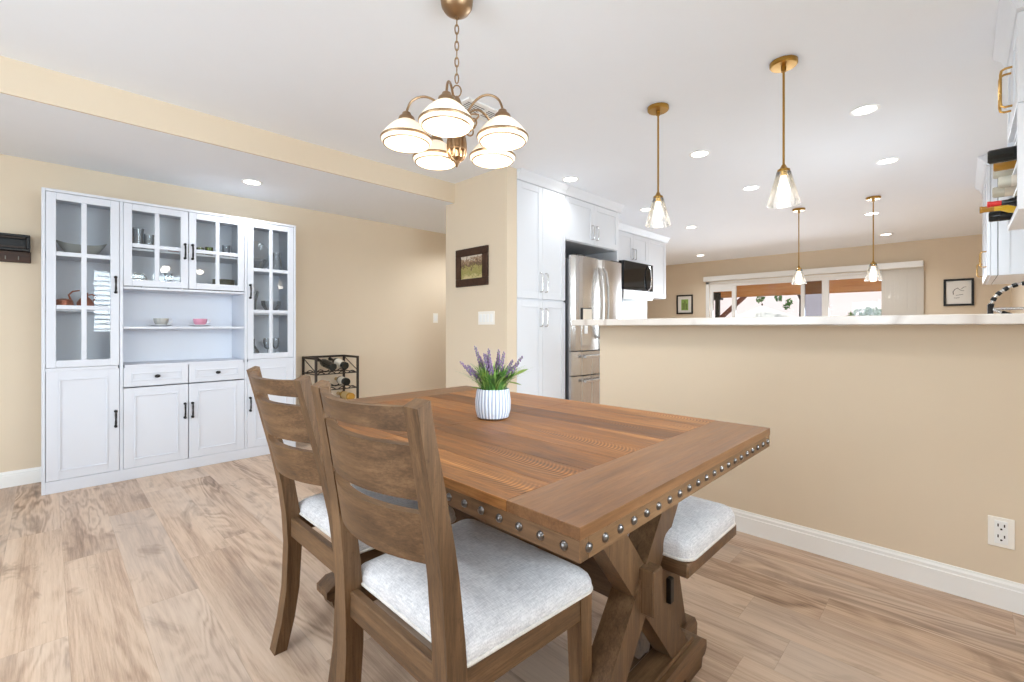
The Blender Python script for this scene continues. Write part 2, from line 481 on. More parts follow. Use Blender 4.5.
    def shell(s, prof, th, c=(0, 0, 0), seg=24, T=None):
        """closed-of-revolution wall of thickness th from an outer profile"""
        inner = [(max(r - th, 0.0005), z) for r, z in reversed(prof)]
        p = prof + inner
        vs = []; fs = []; n = len(p)
        for r, z in p:
            for j in range(seg):
                a = 2 * PI * j / seg
                vs.append((c[0] + r * math.cos(a), c[1] + r * math.sin(a), c[2] + z))
        for i in range(n):
            for j in range(seg):
                k = (j + 1) % seg; q = (i + 1) % n
                fs.append((i * seg + j, i * seg + k, q * seg + k, q * seg + j))
        return s.add(vs, fs, T)
    def ball(s, c, r, seg=12, rings=8, sz=1.0, T=None):
        prof = [(max(1e-4, r * math.sin(PI * i / rings)), -r * sz * math.cos(PI * i / rings)) for i in range(rings + 1)]
        return s.lathe(prof, c, seg, T)
    def prism(s, poly, axis, a, b):
        """extrude polygon (in the two other axes) along axis from a to b"""
        def P(u, v, w): return {'x': (w, u, v), 'y': (u, w, v), 'z': (u, v, w)}[axis]
        n = len(poly)
        vs = [P(u, v, a) for u, v in poly] + [P(u, v, b) for u, v in poly]
        fs = [tuple(range(n)), tuple(range(2 * n - 1, n - 1, -1))]
        for i in range(n):
            j = (i + 1) % n
            fs.append((i, j, n + j, n + i))
        return s.add(vs, fs)
    def build(s, name, mats, parent=None, base=None, smooth=35, recalc=True):
        me = bpy.data.meshes.new(name)
        org = Vector((0, 0, 0))
        if parent is not None: org = Vector(parent['_org'])
        elif base is None:
            xs = [p[0] for p in s.v]; ys = [p[1] for p in s.v]; zs = [p[2] for p in s.v]
            org = Vector(((min(xs) + max(xs)) / 2, (min(ys) + max(ys)) / 2, min(zs)))
        else: org = Vector(base)
        me.from_pydata([(p[0] - org.x, p[1] - org.y, p[2] - org.z) for p in s.v], [], s.f)
        if not isinstance(mats, (list, tuple)): mats = [mats]
        for mm in mats: me.materials.append(M[mm] if isinstance(mm, str) else mm)
        me.polygons.foreach_set('material_index', s.m)
        if recalc:
            bm = bmesh.new(); bm.from_mesh(me)
            bmesh.ops.recalc_face_normals(bm, faces=bm.faces)
            bm.to_mesh(me); bm.free()
        if smooth:
            me.polygons.foreach_set('use_smooth', [True] * len(me.polygons))
            me.set_sharp_from_angle(angle=math.radians(smooth))
        me.update()
        o = bpy.data.objects.new(name, me)
        COL.objects.link(o)
        if parent is not None:
            o.parent = parent
            o['_org'] = tuple(org)
        else:
            o.location = org
            o['_org'] = tuple(org)
        return o

def tag(o, label, cat, group=None, kind=None):
    o['label'] = label; o['category'] = cat
    if group: o['group'] = group
    if kind: o['kind'] = kind
    return o

def thing(name, loc, label, cat, group=None):
    o = bpy.data.objects.new(name, None)
    o.empty_display_size = 0.1
    o.location = loc; o['_org'] = tuple(loc)
    COL.objects.link(o)
    return tag(o, label, cat, group)

def copy_tree(o, parent=None):
    kids = list(o.children)
    c = o.copy()
    COL.objects.link(c)
    c.parent = parent
    for k in kids: copy_tree(k, c)
    return c

def structure(name, mb, mat, label=None, parent=None):
    o = mb.build(name, mat, parent, base=(0, 0, 0), smooth=0)
    if parent is None:
        o['kind'] = 'structure'
        o['category'] = name.split('_')[0]
        o['label'] = label or name.replace('_', ' ')
    return o

# ------------------------------------------------------------------ setting
H = 1.085                    # eye height
ZM, ZL = 2.43, 2.25          # main and dropped ceiling
XB, XF = -3.0, 9.5           # back and far walls
YR, YL = -0.49, 4.61         # right and left walls
structure('floor', MB().box(XB - .1, XF + .1, YR - .1, 7.0, -0.1, 0.0), 'floor', 'light oak-look plank floor running through dining room and kitchen')
structure('ceiling', MB().box(XB - .1, XF + .1, YR - .1, 3.41, ZM, ZM + .1).box(2.8, XF + .1, 3.41, 7.0, ZM, ZM + .1), 'ceil', 'white smooth main ceiling over table and kitchen')
structure('ceiling_dropped', MB().box(XB, 5.0, 3.41, YL, ZL, ZM + .1), 'ceil', 'lower white ceiling section above the hutch')
structure('wall_header', MB().box(XB, 2.68, 3.395, 3.41, ZL, ZM), 'wall', 'beige header face where the dropped ceiling begins')
structure('wall_left', MB().box(XB - .1, 5.1, YL, YL + .1, 0, ZM + .1), 'wall', 'long beige wall behind the white hutch')
structure('wall_hall', MB().box(5.0, 5.1, 3.62, YL, 0, ZM + .1), 'wall', 'beige wall at the end of the hallway')
structure('wall_stub', MB().box(2.68, 2.80, 2.70, 3.395, 0, ZM).box(2.68, 2.80, 3.395, 3.53, 0, ZL), 'wall', 'narrow beige wall with the framed landscape beside the pantry')
structure('wall_kitchen', MB().box(2.80, 6.58, 3.52, 3.62, 0, ZM), 'wall', 'wall behind the kitchen cabinets and fridge')
structure('wall_family', MB().box(6.48, 6.58, 3.62, 7.0, 0, ZM).box(6.48, XF + .1, 7.0, 7.1, 0, ZM), 'wall', 'beige walls of the family room beyond the kitchen')
# far wall with the patio door opening
DY0, DY1, DZ = 0.62, 3.68, 1.96
structure('wall_far', MB().box(XF, XF + .1, YR - .1, DY0, 0, ZM).box(XF, XF + .1, DY1, 7.1, 0, ZM).box(XF, XF + .1, DY0, DY1, DZ, ZM), 'wall', 'beige far wall with the sliding patio door')
# right wall: shuttered window behind the photographer, sink window in kitchen
WX0, WX1, WZ0, WZ1 = 0.42, 1.75, 0.95, 1.98
SX0, SX1, SZ0, SZ1 = 3.65, 4.95, 1.12, 2.05
mb = MB()
mb.box(XB - .1, -2.55, YR - .1, YR, 0, ZM).box(-.65, WX0, YR - .1, YR, 0, ZM).box(-2.55, -.65, YR - .1, YR, 0, .8).box(-2.55, -.65, YR - .1, YR, 2.05, ZM).box(WX0, WX1, YR - .1, YR, 0, WZ0).box(WX0, WX1, YR - .1, YR, WZ1, ZM)
mb.box(WX1, SX0, YR - .1, YR, 0, ZM).box(SX0, SX1, YR - .1, YR, 0, SZ0).box(SX0, SX1, YR - .1, YR, SZ1, ZM).box(SX1, XF, YR - .1, YR, 0, ZM)
QX0, QX1 = -2.55, -.65
structure('wall_right', mb, 'wall', 'beige right-hand wall carrying the kitchen wall cabinets')
BY0, BY1, BZ0, BZ1 = 0.3, 3.1, 0.35, 2.1
structure('wall_back', MB().box(XB - .1, XB, YR - .1, BY0, 0, ZM).box(XB - .1, XB, BY1, YL + .1, 0, ZM + .1).box(XB - .1, XB, BY0, BY1, 0, BZ0).box(XB - .1, XB, BY0, BY1, BZ1, ZM), 'wall', 'beige wall behind the viewer with an opening for the added window')
# half wall (peninsula back)
HX = 2.59
structure('wall_half', MB().box(HX, HX + .12, YR, 1.725, 0, 1.094), 'wall', 'beige half wall between dining area and kitchen')

def baseboard(name, p, q, axis, label, h=0.105):
    """stepped colonial profile; p,q: face coordinate and direction"""
    face, sgn = p
    a, b = q
    prof = [(0, 0), (0.014, 0), (0.014, h * 0.72), (0.011, h * 0.75), (0.011, h * 0.86), (0.006, h * 0.93), (0.004, h), (0, h)]
    mb = MB()
    if axis == 'y': mb.prism([(face + sgn * u, v) for u, v in prof], 'y', a, b)
    else: mb.prism([(face + sgn * u, v) for u, v in prof], 'x', a, b)
    o = mb.build(name, 'trim', None, base=(0, 0, 0), smooth=0)
    tag(o, label, 'baseboard', None, 'structure')
baseboard('baseboard_half', (HX, -1), (YR, 1.739), 'y', 'white baseboard along the half wall', 0.112)
baseboard('baseboard_left', (YL, -1), (XB, 4.98), 'x', 'white baseboard along the wall behind the hutch')
baseboard('baseboard_stub', (2.68, -1), (2.69, 3.53), 'y', 'white baseboard under the framed landscape')
baseboard('baseboard_far', (XF, -1), (3.8, 6.9), 'y', 'white baseboard on the far wall')

# windows behind the viewer: frame, glass, plantation shutters
def window(name, axis, a0, a1, z0, z1, face, depth, label, mull=1):
    """axis 'x': opening spans x on a wall of constant y"""
    mb = MB(); w = 0.05
    def B(m, u0, u1, d0, d1, za, zb, bv=0.004):
        if axis == 'x': m.box(u0, u1, d0, d1, za, zb, bv)
        else: m.box(d0, d1, u0, u1, za, zb, bv)
    d0, d1 = face, face + depth
    B(mb, a0, a1, d0, d1, z0, z0 + w); B(mb, a0, a1, d0, d1, z1 - w, z1)
    B(mb, a0, a0 + w, d0, d1, z0 + w, z1 - w); B(mb, a1 - w, a1, d0, d1, z0 + w, z1 - w)
    for i in range(1, mull + 1):
        c = a0 + (a1 - a0) * i / (mull + 1)
        B(mb, c - w / 2, c + w / 2, d0, d1, z0 + w, z1 - w)
    o = structure(name, mb, 'trim', label)
    gm = MB(); mid = (d0 + d1) / 2
    for i in range(mull + 1):
        u0 = a0 + (a1 - a0) * i / (mull + 1) + w * (1 if i == 0 else 0.5)
        u1 = a0 + (a1 - a0) * (i + 1) / (mull + 1) - w * (1 if i == mull else 0.5)
        B(gm, u0, u1, mid - .003, mid + .003, z0 + w, z1 - w, 0)
    gm.build('glass_pane', 'winglass', o, smooth=0)
    return o
w1 = window('window_1', 'x', WX0, WX1, WZ0, WZ1, YR - .09, .04, 'white shuttered dining window behind the viewer', 1)
mb = MB()
for i in range(2):
    u0 = WX0 + (WX1 - WX0) * i / 2; u1 = WX0 + (WX1 - WX0) * (i + 1) / 2
    mb.box(u0, u0 + .05, YR - .035, YR + .0, WZ0, WZ1, .003); mb.box(u1 - .05, u1, YR - .035, YR, WZ0, WZ1, .003)
    mb.box(u0 + .05, u1 - .05, YR - .035, YR, WZ0, WZ0 + .07, .003); mb.box(u0 + .05, u1 - .05, YR - .035, YR, WZ1 - .07, WZ1, .003)
mb.build('shutter_frame', 'trim', w1, smooth=0)
mb = MB()
for i in range(2):
    u0 = WX0 + (WX1 - WX0) * i / 2; u1 = WX0 + (WX1 - WX0) * (i + 1) / 2
    z = WZ0 + .105
    while z < WZ1 - .08:
        mb.bar((u0 + .052, YR - .018, z), (u1 - .052, YR - .018, z), 0.064, 0.008, (0, .26, 1), .002); z += .07
mb.build('shutter_louvers', 'trim', w1, smooth=0)
window('window_2', 'x', SX0, SX1, SZ0, SZ1, YR - .09, .05, 'kitchen window over the sink', 1)
window('window_4', 'x', QX0, QX1, .8, 2.05, YR - .09, .05, 'unseen window added on the right wall to bring in fill light', 1)  # unseen window added to throw fill light on the hutch
window('window_added_back', 'y', BY0, BY1, BZ0, BZ1, XB - .09, .05, 'unseen wide window added behind the viewer for fill light', 2)  # unseen window added as a daylight fill source

# ------------------------------------------------------------------ sliding patio door on the far wall
d = MB()
ys = [DY0, DY1]
fx0, fx1 = XF + .01, XF + .07
d.box(fx0, fx1, DY0, DY1, DZ - .06, DZ, .004).box(fx0, fx1, DY0, DY1, 0, .06, .004)
for c, w in ((DY1 - .03, .06), (3.215, .075), (2.04, .06), (1.70, .10), (DY0 + .03, .06)):
    d.box(fx0, fx1, c - w / 2, c + w / 2, .06, DZ - .06, .004)
d.box(fx0, fx1, 3.252, DY1 - .06, 1.80, DZ - .06, .004)
door = structure('door_1', d, 'trim', 'white framed sliding glass patio door on the far wall')
MB().box(XF + .035, XF + .041, 3.252, 3.62, .06, 1.80).build('glass_pane', 'winglass', door, smooth=0)
MB().box(XF + .035, XF + .041, 2.07, 3.178, .06, DZ - .06).build('glass_pane', 'winglass', door, smooth=0)
MB().box(XF + .035, XF + .041, 1.75, 2.01, .06, DZ - .06).build('screen_panel', 'screen', door, smooth=0)
MB().box(XF + .035, XF + .041, DY0 + .06, 1.65, .06, DZ - .06).build('glass_pane', 'winglass', door, smooth=0)
cs = MB()
cs.box(XF - .02, XF, DY1, DY1 + .07, 0, 2.0, .003).box(XF - .02, XF, DY0, DY1 + .07, DZ, 2.0, .003)
cs.build('door_casing', 'trim', door, smooth=0)

vb = thing('vertical_blind', (XF - .06, 2.1, 0.02), 'white valance with pale vertical slats stacked at its right end over the patio door', 'blind')
MB().box(XF - .13, XF, .42, 3.76, 2.01, 2.105, .006).build('valance', 'trim', vb)
for i in range(9):
    y = .46 + i * .053
    MB().bar((XF - .055 + (i % 2) * .004, y, .03), (XF - .055 + (i % 2) * .004, y, 2.01), .085, .004, (1, .22, 0), .001).build('slat', 'blind', vb)

# ------------------------------------------------------------------ outdoors
structure('patio_ground', MB().box(XF + .1, 60, -20, 40, -.12, -.02), 'patio', 'pale concrete patio outside')
bpy.data.objects['patio_ground']['category'] = 'ground'
pc = thing('patio_cover', (12.5, 2.2, 0), 'cedar patio cover with thick orange-brown beam seen through the patio door', 'patio cover')
MB().box(12.42, 12.58, -2.5, 4.75, 1.855, 2.25, .01).build('beam', 'beamwood', pc)
MB().box(XF + .12, 13.0, -2.5, 4.9, 2.42, 2.47).build('roof_boards', 'beamwood', pc)
for y in (-2.0, -1.0, 0, 1.0, 2.0, 3.0, 4.0):
    MB().box(XF + .12, 13.0, y - .03, y + .03, 2.25, 2.42, .004).build('rafter', 'beamwood', pc)
MB().box(12.45, 12.55, 4.58, 4.68, -.02, 1.855, .004).build('post', 'black', pc)
MB().box(12.40, 12.60, 4.52, 4.74, 1.80, 2.0, .006).build('post_bracket', 'black', pc)
MB().bar((12.5, 4.66, 1.22), (12.5, 3.95, 1.88), .10, .10, (1, 0, 0), .006).build('brace', 'brace', pc)
MB().box(12.45, 12.55, -2.4, -2.3, -.02, 1.855, .004).build('post', 'black', pc)

um = thing('patio_umbrella', (22.0, 6.25, -.02), 'white market umbrella standing in the yard beyond the beam', 'umbrella')
pr = MB()
n = 8
tip = (22.0, 6.25, 2.03)
rim = [(22.0 + 1.7 * math.cos(2 * PI * i / n + .2), 6.25 + 1.7 * math.sin(2 * PI * i / n + .2), 1.36) for i in range(n)]
vs = [tip] + rim + [(x, y, z - .16) for x, y, z in rim] + [(22.0, 6.25, 1.98)] + [(22 + (x - 22) * .985, 6.25 + (y - 6.25) * .985, z - .03) for x, y, z in rim]
fs = []
for i in range(n):
    j = (i + 1) % n
    fs += [(0, 1 + i, 1 + j), (1 + i, n + 1 + i, n + 1 + j, 1 + j), (2 * n + 1, 2 * n + 2 + j, 2 * n + 2 + i), (n + 1 + i, 2 * n + 2 + i, 2 * n + 2 + j, n + 1 + j)]
pr.add(vs, fs); pr.build('canopy', 'canvas', um, smooth=0)
MB().lathe([(.025, -.02), (.025, 2.05), (.04, 2.06), (.02, 2.12)], (22, 6.25, 0), 10).build('pole', 'frame_wood', um)
MB().lathe([(.3, -.02), (.3, .04), (.05, .08), (.04, .2)], (22, 6.25, 0), 16).build('base', 'greycer', um)

nh = thing('neighbour_house', (31, 7, -.1), 'pale house with faded pink tiled roof beyond the garden', 'house')
MB().box(28, 38, -4, 22, -.1, 1.5).build('wall', 'stucco', nh, smooth=0)
mb = MB(); mb.prism([(27.2, 1.15), (27.2, 1.3), (33, 4.6), (38.8, 1.3), (38.8, 1.15), (33, 4.4)], 'y', -5, 23); mb.build('roof', 'roof', nh, smooth=0)
for y in (1.5, 8.0, 14.0):
    MB().box(27.95, 28.02, y, y + 1.4, .5, 1.25, .01).build('window', 'greycer', nh)

def leafball(mb, c, r, n, size, sz=1.0, seed=1):
    rr = random.Random(seed)
    for _ in range(n):
        th = rr.uniform(0, 2 * PI); ph = math.acos(rr.uniform(-1, 1)); q = r * rr.uniform(.55, 1.0)
        p = Vector((c[0] + q * math.sin(ph) * math.cos(th), c[1] + q * math.sin(ph) * math.sin(th), c[2] + q * sz * math.cos(ph)))
        R = Euler((rr.uniform(0, 6.3), rr.uniform(0, 6.3), rr.uniform(0, 6.3))).to_matrix()
        s = size * rr.uniform(.6, 1.3)
        q4 = [R @ Vector(v) + p for v in ((-s, 0, 0), (0, -s * .4, 0), (s, 0, s * .15), (0, s * .4, 0))]
        mb.add([tuple(v) for v in q4], [(0, 1, 2), (0, 2, 3)])
bu = thing('garden_bush', (13.2, 1.55, -.02), 'bright green bush just outside the right-hand door pane', 'bush')
mb = MB(); leafball(mb, (13.2, 1.5, .95), .62, 1500, .07, .95, 4); mb.build('foliage', 'bush', bu, smooth=0, recalc=False)
MB().tube([(13.2, 1.5, -.02), (13.22, 1.52, .4), (13.2, 1.5, .9)], [.04, .03, .02]).build('stem', 'frame_wood', bu)
tr = thing('garden_tree', (19.5, 4.24, -.02), 'small tree with dark dangling leaf clusters behind the beam', 'tree')
mb = MB()
for i, (y, z, r, n_) in enumerate(((5.15, 3.1, .7, 200), (4.4, 3.2, .7, 200), (5.62, 2.20, .16, 36), (5.60, 2.42, .14, 30), (4.98, 2.22, .15, 34), (5.0, 2.42, .14, 30), (4.72, 1.86, .13, 26), (4.62, 2.02, .12, 20))):
    leafball(mb, (19.5, y, z), r, n_, .09, 1.0, 20 + i)
mb.build('foliage', 'leaf', tr, smooth=0, recalc=False)
MB().tube([(19.5, 4.24, -.02), (19.52, 4.25, 1.0), (19.5, 4.24, 2.1), (19.5, 4.6, 3.0)], [.08, .06, .05, .03]).build('trunk', 'frame_wood', tr)

# ------------------------------------------------------------------ HUTCH
HF, HB = 4.215, 4.60        # front and back
hx = [-0.03, 0.363, 1.1475, 1.545]
HZ = 1.985
hu = thing('display_hutch', (0.76, 4.40, 0), 'wide white display hutch with glass doors against the left wall', 'cabinet')
mb = MB(); t = .018
FB = HF + .018              # carcass front (doors sit in front)
for x in hx[:1]: mb.box(x, x + t, HF, HB, 0, HZ, .002)
mb.box(hx[3] - t, hx[3], HF, HB, 0, HZ, .002)
for x in hx[1:3]: mb.box(x - t / 2, x + t / 2, HF + .002, HB - .01, .08, HZ - t, .001)
mb.box(hx[0] + t, hx[3] - t, HF - .002, HB, HZ - t, HZ, .002)        # top
mb.box(hx[0] + t, hx[3] - t, HF - .002, HB - .01, 0, .08, .002)      # plinth block
for x0, x1 in zip(hx[:-1], hx[1:]):
    mb.box(x0 + t, x1 - t, HF + .0, HB - .01, .795, .815, .001)      # middle deck
mb.build('body', 'hutch', hu)
MB().box(hx[0] + t, hx[3] - t, HB - .012, HB, .08, HZ - t).build('back_panel', 'hutch_in', hu, smooth=0)
def shelf(x0, x1, z, y0=HF + .035):
    MB().box(x0 + t * .6, x1 - t * .6, y0, HB - .012, z - .016, z, .001).build('shelf', 'hutch', hu)
for z in (1.205, 1.58): shelf(hx[0], hx[1], z); shelf(hx[2], hx[3], z)
shelf(hx[1], hx[2], 1.372, HF + .002); shelf(hx[1], hx[2], 1.655); shelf(hx[1], hx[2], 1.088, HF + .01)
def hutch_handle(parent, x, z):
    m = MB()
    L = .105
    for s in (-1, 1):
        m.lathe([(.0075, 0), (.0095, .004), (.006, .010), (.006, .022)], (0, 0, 0), 10, Matrix.Translation((x, HF - .0, z + s * L / 2)) @ Matrix.Rotation(PI / 2, 4, 'X'))
        m.ball((x, HF - .022, z + s * L / 2), .009, 10, 6)
    m.tube([(x, HF - .022, z - L / 2), (x, HF - .027, z - L / 4), (x, HF - .029, z), (x, HF - .027, z + L / 4), (x, HF - .022, z + L / 2)], [.005, .0065, .005, .0065, .005], 8)
    m.build('handle', 'black', parent)
g_ = .0025
def glass_door(x0, x1, z0, z1, cols, rows, handle_x, handle_z, st=.047, mu=.028):
    x0 += g_; x1 -= g_; z0 += g_; z1 -= g_
    m = MB(); yb, yf = HF + .018, HF
    m.box(x0, x0 + st, yf, yb, z0, z1, .002).box(x1 - st, x1, yf, yb, z0, z1, .002)
    m.box(x0 + st, x1 - st, yf, yb, z0, z0 + st, .002).box(x0 + st, x1 - st, yf, yb, z1 - st, z1, .002)
    ix0, ix1, iz0, iz1 = x0 + st, x1 - st, z0 + st, z1 - st
    for c in range(1, cols):
        cx = ix0 + (ix1 - ix0) * c / cols; m.box(cx - mu / 2, cx + mu / 2, yf + .003, yb - .004, iz0, iz1, .002)
    for r in range(1, rows):
        cz = iz0 + (iz1 - iz0) * r / rows; m.box(ix0, ix1, yf + .0035, yb - .0045, cz - mu / 2, cz + mu / 2, .002)
    dr = m.build('glass_door', 'hutch', hu)
    MB().box(ix0 - .004, ix1 + .004, yf + .010, yf + .013, iz0 - .004, iz1 + .004).build('glass_pane', 'glass', dr, smooth=0)
    hutch_handle(dr, handle_x, handle_z)
def panel_door(x0, x1, z0, z1, hxp=None, hzp=None, knob=False, inset=.058):
    x0 += g_; x1 -= g_; z0 += g_; z1 -= g_
    m = MB(); yb, yf = HF + .018, HF
    m.box(x0, x1, yf + .003, yb, z0, z1, .001)
    m.box(x0, x0 + inset, yf, yf + .004, z0, z1, .001).box(x1 - inset, x1, yf, yf + .004, z0, z1, .001)
    m.box(x0 + inset, x1 - inset, yf, yf + .004, z0, z0 + inset * .9, .001).box(x0 + inset, x1 - inset, yf, yf + .004, z1 - inset * .9, z1, .001)
    i = inset; w = .011; yy = yf - .004
    zi0, zi1 = z0 + i * .9, z1 - i * .9
    m.box(x0 + i, x1 - i, yy, yf + .004, zi0, zi0 + w, .003).box(x0 + i, x1 - i, yy, yf + .004, zi1 - w, zi1, .003)
    m.box(x0 + i, x0 + i + w, yy, yf + .004, zi0 + w, zi1 - w, .003).box(x1 - i - w, x1 - i, yy, yf + .004, zi0 + w, zi1 - w, .003)
    dr = m.build('drawer' if knob else 'panel_door', 'hutch', hu)
    if knob:
        k = MB(); T = Matrix.Translation(((x0 + x1) / 2, yf + .004, (z0 + z1) / 2)) @ Matrix.Rotation(PI / 2, 4, 'X') @ Matrix.Diagonal((1.25, .9, 1, 1))
        k.lathe([(.007, 0), (.006, .012), (.013, .018), (.014, .024), (.009, .03), (.002, .031)], (0, 0, 0), 14, T)
        k.build('knob', 'black', dr)
    else: hutch_handle(dr, hxp, hzp)
TL = (hx[0] + t, hx[1] - t / 2); TR = (hx[2] + t / 2, hx[3] - t); CM0, CM1 = hx[1] + t / 2, hx[2] - t / 2
mid = (CM0 + CM1) / 2
glass_door(TL[0], TL[1], .815, HZ - t, 2, 3, TL[1] - .022, 1.38)
glass_door(TR[0], TR[1], .815, HZ - t, 2, 3, TR[0] + .022, 1.38)
glass_door(CM0, mid, 1.375, HZ - t, 2, 2, mid - .024, 1.66)
glass_door(mid, CM1, 1.375, HZ - t, 2, 2, mid + .024, 1.66)
panel_door(TL[0], TL[1], .08, .797, TL[1] - .022, .445)
panel_door(TR[0], TR[1], .08, .797, TR[0] + .022, .445)
panel_door(CM0, mid, .08, .652, mid - .024, .45)
panel_door(mid, CM1, .08, .652, mid + .024, .45)
panel_door(CM0, mid, .656, .797, knob=True, inset=.042)
panel_door(mid, CM1, .656, .797, knob=True, inset=.042)

# ------------------------------------------------------------------ things in the hutch
HYc = 4.42
def lathe_thing(name, prof, loc, mat, label, cat, shell=None, seg=20, group=None):
    m = MB()
    if shell: m.shell(prof, shell, loc, seg)
    else: m.lathe(prof, loc, seg)
    o = m.build(name, mat, None, base=loc)
    return tag(o, label, cat, group)
# long silver boat bowl on top shelf of left tower
m = MB(); rings = []
cx, cy, cz = .165, HYc - .03, 1.561
for k, (s, z) in enumerate(((.35, 0), (.6, .01), (.85, .035), (1.0, .07), (.96, .07), (.8, .04), (.5, .018), (.2, .015))):
    rings.append([(cx + .135 * s * math.cos(2 * PI * j / 24), cy + .07 * s * math.sin(2 * PI * j / 24), cz + z + (.03 * abs(math.cos(2 * PI * j / 24)) ** 3 * (z > .02))) for j in range(24)])
m.loft(rings)
tag(m.build('boat_bowl', 'greycer', None, base=(cx, cy, cz)), 'grey boat-shaped bowl on the top shelf of the left glass tower', 'bowl')
wc = thing('copper_watering_can', (.075, HYc - .06, 1.187), 'small copper watering can with thin curved spout in the left glass tower', 'watering can')
MB().lathe([(.05, 0), (.052, .03), (.046, .06), (.03, .068), (.012, .072)], (.075, HYc - .06, 1.187), 20).build('body', 'copper', wc)
MB().tube([(.115, HYc - .06, 1.20), (.11, HYc - .06, 1.25), (.10, HYc - .06, 1.285), (.12, HYc - .06, 1.31), (.155, HYc - .06, 1.318)], [.008, .006, .005, .005, .004]).build('spout', 'copper', wc)
cj = thing('copper_jug', (.185, HYc - .03, 1.187), 'narrow-necked copper jug beside the watering can', 'jug')
MB().lathe([(.03, 0), (.045, .015), (.046, .05), (.03, .075), (.014, .09), (.014, .115), (.018, .118)], (.185, HYc - .03, 1.187), 18).build('body', 'copper', cj)
MB().tube([(.225, HYc - .03, 1.25), (.24, HYc - .03, 1.275), (.222, HYc - .03, 1.295), (.198, HYc - .03, 1.29)], .005, 8).build('handle', 'copper', cj)
lathe_thing('silver_dish', [(.03, 0), (.06, .008), (.085, .022), (.08, .024), (.055, .013), (.01, .009)], (.085, HYc - .03, .816), 'silver', 'silver dish on the left side at the bottom of the left glass tower', 'dish')
lathe_thing('silver_dish', [(.035, 0), (.05, .012), (.078, .035), (.073, .037), (.045, .018), (.01, .012)], (.265, HYc - .02, .816), 'silver', 'deeper silver dish on the right side at the bottom of the left glass tower', 'dish')
# centre cupboard
Z2 = 1.656
lathe_thing('glass_vase', [(.032, 0), (.035, .01), (.036, .15), (.04, .17)], (.475, HYc, Z2), 'crystal', 'tall clear cylinder vase at the left of the upper centre shelf', 'vase', .003)
lathe_thing('glass_vase', [(.03, 0), (.034, .01), (.034, .12), (.037, .14)], (.545, HYc + .05, Z2), 'crystal', 'shorter clear vase behind the tall cylinder vase', 'vase', .003)
lathe_thing('trinket_dish', [(.02, 0), (.035, .012), (.04, .03), (.036, .03), (.02, .01)], (.69, HYc - .03, Z2), 'copper', 'small brown trinket dish at the middle of the upper centre shelf', 'dish')
for i, (x, y, s_, h_) in enumerate(((.80, HYc - .04, 'left-most green tumbler', .085), (.865, HYc - .02, 'middle green tumbler', .07), (.925, HYc - .03, 'right-most green tumbler', .08))):
    lathe_thing('green_tumbler', [(.022, 0), (.027, .008), (.030, h_), ], (x, y, Z2), 'greenglass', s_ + ' behind the right centre glass door', 'glass', .003, 16, 'green tumblers on the upper centre shelf')
lathe_thing('glass_vase', [(.025, 0), (.028, .008), (.028, .10), (.032, .115)], (1.055, HYc, Z2), 'crystal', 'small clear vase at the right end of the upper centre shelf', 'vase', .003)
pl = thing('display_plate', (.475, HYc - .02, 1.373), 'small round plate propped on a stand at the lower left of the centre cupboard', 'plate')
T = Matrix.Translation((.475, HYc - .02, 1.435)) @ Matrix.Rotation(PI / 2 - .25, 4, 'X')
MB().lathe([(.02, 0), (.035, .003), (.055, .010), (.054, .013), (.034, .007), (.005, .005)], (0, 0, 0), 24, T).build('plate', 'greycer', pl)
MB().box(.44, .51, HYc - .05, HYc + .03, 1.373, 1.379, .001).bar((.455, HYc - .01, 1.376), (.455, HYc + .02, 1.44), .006, .006).bar((.495, HYc - .01, 1.376), (.495, HYc + .02, 1.44), .006, .006).build('stand', 'frame_wood', pl)
lathe_thing('crystal_goblet', [(.03, 0), (.028, .004), (.006, .01), (.006, .05), (.02, .065), (.03, .10), (.028, .13)], (.66, HYc, 1.373), 'crystal', 'clear stemmed goblet at the lower middle of the centre cupboard', 'glass', .002)
lathe_thing('olive_pot', [(.06, 0), (.075, .02), (.082, .06), (.078, .10), (.082, .108), (.076, .108), (.07, .03), (.01, .01)], (1.04, HYc + .02, 1.373), 'darkcer', 'dark olive pot at the lower right of the centre cupboard', 'pot')
lathe_thing('silver_tray', [(.09, 0), (.10, .006), (.105, .02), (.10, .02), (.09, .006), (.01, .005)], (.86, HYc, 1.373), 'silver', 'shiny silver tray on the bottom of the centre cupboard', 'tray')
# open shelf cups
def teacup(x, mat, label):
    tc = thing('teacup', (x, 4.345, 1.0885), label, 'cup', None)
    b0 = (x, 4.345, 1.0885)
    MB().lathe([(.03, 0), (.05, .003), (.078, .012), (.077, .015), (.045, .008), (.005, .007)], b0, 28).build('saucer', 'quilt', tc)
    MB().lathe([(.022, .008), (.034, .014), (.043, .028), (.047, .046), (.048, .062), (.046, .062), (.044, .046), (.036, .024), (.02, .016), (.003, .014)], b0, 28).build('cup', mat, tc)
    MB().tube([(x + .044, 4.345, 1.146), (x + .062, 4.345, 1.148), (x + .070, 4.345, 1.134), (x + .06, 4.345, 1.118), (x + .037, 4.345, 1.116)], .004, 8).build('handle', 'quilt', tc)
teacup(.605, 'greycer', 'grey patterned teacup on saucer on the open hutch shelf')
teacup(.855, 'pink', 'pink teacup on saucer on the open hutch shelf')
